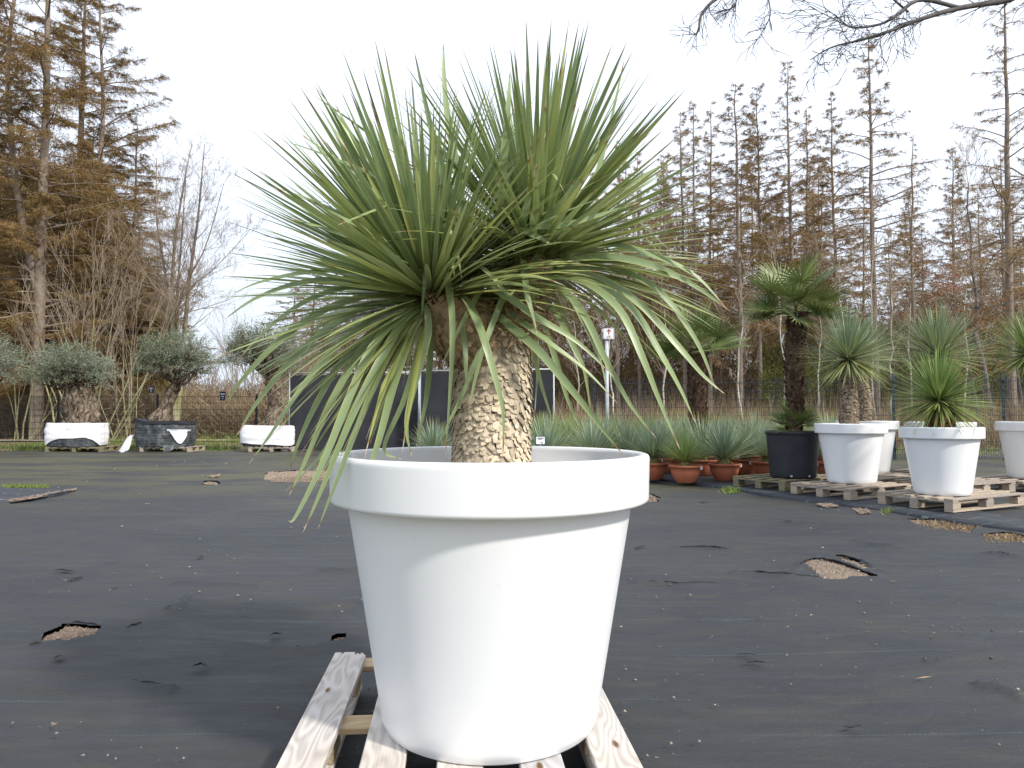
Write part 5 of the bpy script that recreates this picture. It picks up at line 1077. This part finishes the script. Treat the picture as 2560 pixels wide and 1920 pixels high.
# bare deciduous pair near the right edge
for x, yt, D, r, lb, sd in ((2466, 350, 33, .13, 'bare broadleaf tree left of the big arching larch', 3), (2556, 430, 36, .10, 'bare broadleaf tree at the right edge behind the big larch', 4)):
    rg = np.random.default_rng(sd); acc = []; H_ = CAM_H + (Y0 - yt) * D / F; pts = [np.array([0, 0, 0.])]
    for k in range(14): pts.append(np.array([pts[-1][0] - .05 + rg.normal(0, .06), rg.normal(0, .08), H_ * (k + 1) / 14]))
    for k in range(14):
        acc.append((pts[k], pts[k + 1], r * (1 - k / 15), r * (1 - (k + 1) / 15)))
        if k > 3:
            for _ in range(3): bare(rg, pts[k], unit(np.array([rg.normal(0, .6), rg.normal(0, .6), 1.])), rg.uniform(1.6, 3.4) * (1.2 - k / 16), r * (1 - k / 15) * .4, 3, 5, acc, .45, .3, 3, .08)
    split_tree('bare_tree', Vector((xf(x, D), D, -.05)), acc, .03, (M_darkbark, M_baretwig), lb, 'tree', .006)
# young beech holding its russet leaves
rg = np.random.default_rng(12); D = 26; acc = []; bp_ = np.array([0, 0, 0.]); bb = Vector((xf(2455, D), D, -.05)); s_ = D / F
main = crv([np.array([0, 0, 0.]), np.array([-.3, 0, 2.]), np.array([-.55, 0, 3.5]), np.array([-1.1, 0, 5.2]), np.array([-1.9, 0, 6.2])], 14)
for i in range(13):
    acc.append((main[i], main[i + 1], .06 * (1 - i / 14), .06 * (1 - (i + 1) / 14)))
    if i > 3:
        for _ in range(4): bare(rg, main[i], unit(np.array([rg.normal(0, 1.), rg.normal(0, .8), rg.normal(.1, .3)])), rg.uniform(.8, 2.0), .014, 1, 5, acc, .5, .0, 4, .1)
t = split_tree('young_beech', bb, acc, .014, (M_darkbark, M_baretwig), 'young beech still holding dry russet leaves, behind the yuccas at right', 'beech', .005)
sm = np.array([x[1] for x in acc if x[2] <= .014]); sel = sm[rg.random(len(sm)) < .45]; pos = np.repeat(sel, 7, 0) + rg.normal(0, .10, (len(sel) * 7, 3)); V, Fq = diamonds(pos, unit(rg.normal(size=pos.shape) + [0, 0, -.4]) * .085, .05, rg); mesh_obj('dry_leaves', V, Fq, M_beech, t)

# overhanging bare branch, its trunk outside the frame at the right
Dn = 9.0; tb = Vector((xf(2560, Dn) + 2.6, Dn + .4, 0)); t = empty('overhanging_tree', tb, 0, 'dark bare branch with fine twigs reaching in from the upper right corner', 'tree'); rg = np.random.default_rng(6); acc = []
tk = crv([np.array([0, 0, -.05]), np.array([.1, 0, 3.]), np.array([0, .1, 6.]), np.array([-.2, 0, 9.])], 10)
for i in range(9): acc.append((tk[i], tk[i + 1], .24 - .015 * i, .24 - .015 * (i + 1)))
def br(pts, r0, r1, Dd=Dn, kids=1, kl=.5, start=None, dep=2):
    P = [np.array(at(x, y, Dd + dz) - tb) for x, y, dz in pts]
    if start is not None: P = [start] + P
    cv = crv(P, 4 * len(P)); n = len(cv) - 1
    for i in range(n):
        a = r0 + (r1 - r0) * i / n; acc.append((cv[i], cv[i + 1], a, r0 + (r1 - r0) * (i + 1) / n))
        if i > (4 if start is not None else 1):
            for _ in range(kids): d = unit(unit(cv[i + 1] - cv[i]) + unit(rg.normal(size=3)) * .9 + [0, 0, -.1]); bare(rg, cv[i], d, rg.uniform(.4, 1.) * kl, max(.005, a * .28), dep, 5, acc, .6, -.1, 2, .13)
st = np.array([-.05, 0, 5.6]); br([(2640, -10, 0), (2505, 4, 0), (2400, 20, -.1), (2310, 45, -.2), (2240, 72, -.2), (2160, 98, -.3), (2080, 118, -.3), (2025, 150, -.4)], .05, .005, start=st)
br([(2400, 20, -.1), (2300, 0, -.3), (2240, 40, -.4), (2195, 62, -.4), (2130, 68, -.5), (2090, 40, -.5), (2060, 18, -.5)], .026, .004)
br([(2270, 30, -.3), (2215, -20, -.4), (2190, -60, -.4)], .02, .006); br([(2195, 62, -.4), (2130, 68, -.5), (2080, 45, -.6), (2030, 20, -.6)], .014, .004)
br([(2310, 45, -.2), (2250, 62, -.1), (2200, 90, 0), (2140, 100, 0), (2090, 130, .1)], .016, .004)
st2 = np.array([-.05, 0, 6.6]); br([(2400, -330, 0), (2100, -260, 0), (1900, -120, -.2), (1830, -30, -.3), (1780, 5, -.3), (1752, 40, -.3), (1745, 80, -.3), (1722, 86, -.3)], .05, .004, start=st2, kids=1, kl=.4, dep=1)
br([(1900, -120, -.2), (1920, -10, -.2), (1925, 40, -.3), (1905, 80, -.3), (1890, 105, -.3)], .012, .003, kids=1, kl=.35, dep=1); br([(1860, -60, -.2), (1840, 5, -.2), (1830, 20, -.2), (1800, 28, -.2)], .010, .003, kids=2, kl=.3, dep=1)
big = [x for x in acc if x[2] > .02]; sm = [x for x in acc if x[2] <= .02]; bare_obj('trunk', big, M_darkbark, t, 8); bare_obj('twigs', sm, M_darkbark, t, 4, .0026)

# undergrowth and far wood: masses nobody could count
def mass(name, n, x0, x1, d0, d1, hfun, mat, label, lean, w, Lr, cat='undergrowth', z0=-.05, uniformz=False):
    D = rng.uniform(d0, d1, n); xp = rng.uniform(x0, x1, n); X = (xp - 1280) * D / F; hmax = hfun(xp, X, D); z = rng.random(n) ** (1.0 if uniformz else 1.5) * hmax; P = np.c_[X, D, z + z0]
    Dr = unit(np.c_[rng.normal(0, lean, (n, 2)), np.ones(n) * rng.choice([1, 1, 1, -.3], n)]) * rng.uniform(*Lr, (n, 1)); V, Fq = tris(P, Dr, rng.uniform(.6, 1.4, n) * w, rng); return tag(mesh_obj(name, V, Fq, mat), label, cat, kind='stuff')
mass('dry_brambles', 60000, -200, 740, 32.5, 37, lambda a, b, c: 1.9 + 1.2 * vnoise(b, c, 2.2, 31), M_under, 'tangle of dry tan and brown brambles behind the left fence', .9, .022, (.3, 1.1))
mass('reed_stems', 22000, 1250, 2700, 23, 34, lambda a, b, c: .8 + 1.0 * vnoise(b, c, 1.5, 32), M_under, 'dense upright brown stems behind the right fence', .16, .016, (.5, 1.6))
mass('brown_brush', 190000, 1230, 2700, 44, 66, lambda a, b, c: 8.0 + 6 * vnoise(b, c, 4, 33), M_wooddark, 'brown brush and low boughs filling the wood on the right', .9, .045, (.2, .7), uniformz=True)
mass('olive_brush', 70000, 1900, 2700, 37, 44, lambda a, b, c: 5.0 + 4.5 * vnoise(b, c, 3.5, 34), M_olivebrush, 'olive green conifer undergrowth low in the wood on the right', .9, .04, (.15, .5), uniformz=True)
mass('olive_brown_brush', 260000, -300, 420, 38, 47, lambda a, b, c: np.clip(15.5 - np.clip(a - 230, 0, 300) * .040, 4, 20) + 6 * vnoise(b, c, 3, 35), M_woodgreen, 'olive brown boughs filling the wood on the left', 1.0, .032, (.15, .55), uniformz=True)
mass('far_brush', 70000, 380, 1300, 55, 85, lambda a, b, c: (3.2 + 8 * np.clip((a - 640) / 200, 0, 1)) * (1 + .8 * vnoise(b, c, 4, 36)), M_wooddark, 'far brown thicket along the horizon', .8, .05, (.3, .9), uniformz=True)
mass('dark_understory', 130000, 1230, 2700, 58, 72, lambda a, b, c: 4.5 + 2.5 * vnoise(b, c, 4, 41), M_wooddark, 'deep dark brown understory low in the wood behind the right fence', 1.0, .08, (.3, .8), uniformz=True)

# every set of look-alike things carries one group phrase
GROUPS = {'pallet': 'wooden pallets', 'plant pot': 'large plant pots', 'yucca': 'yuccas in white pots', 'palm': 'fan palms', 'olive tree': 'potted olive trees by the fence', 'root ball': 'wrapped root balls on pallets', 'birch': 'pale saplings at the wood edge', 'shrub': 'leafless shrubs at the wood edge', 'fence': 'mesh fences', 'notice': 'notices on the fence', 'larch': 'large single larches', 'tree': 'bare trees'}
for o in list(bpy.data.objects):
    if o.parent is None and o.get('category') in GROUPS and not o.get('group') and o.get('kind') is None: o['group'] = GROUPS[o['category']]
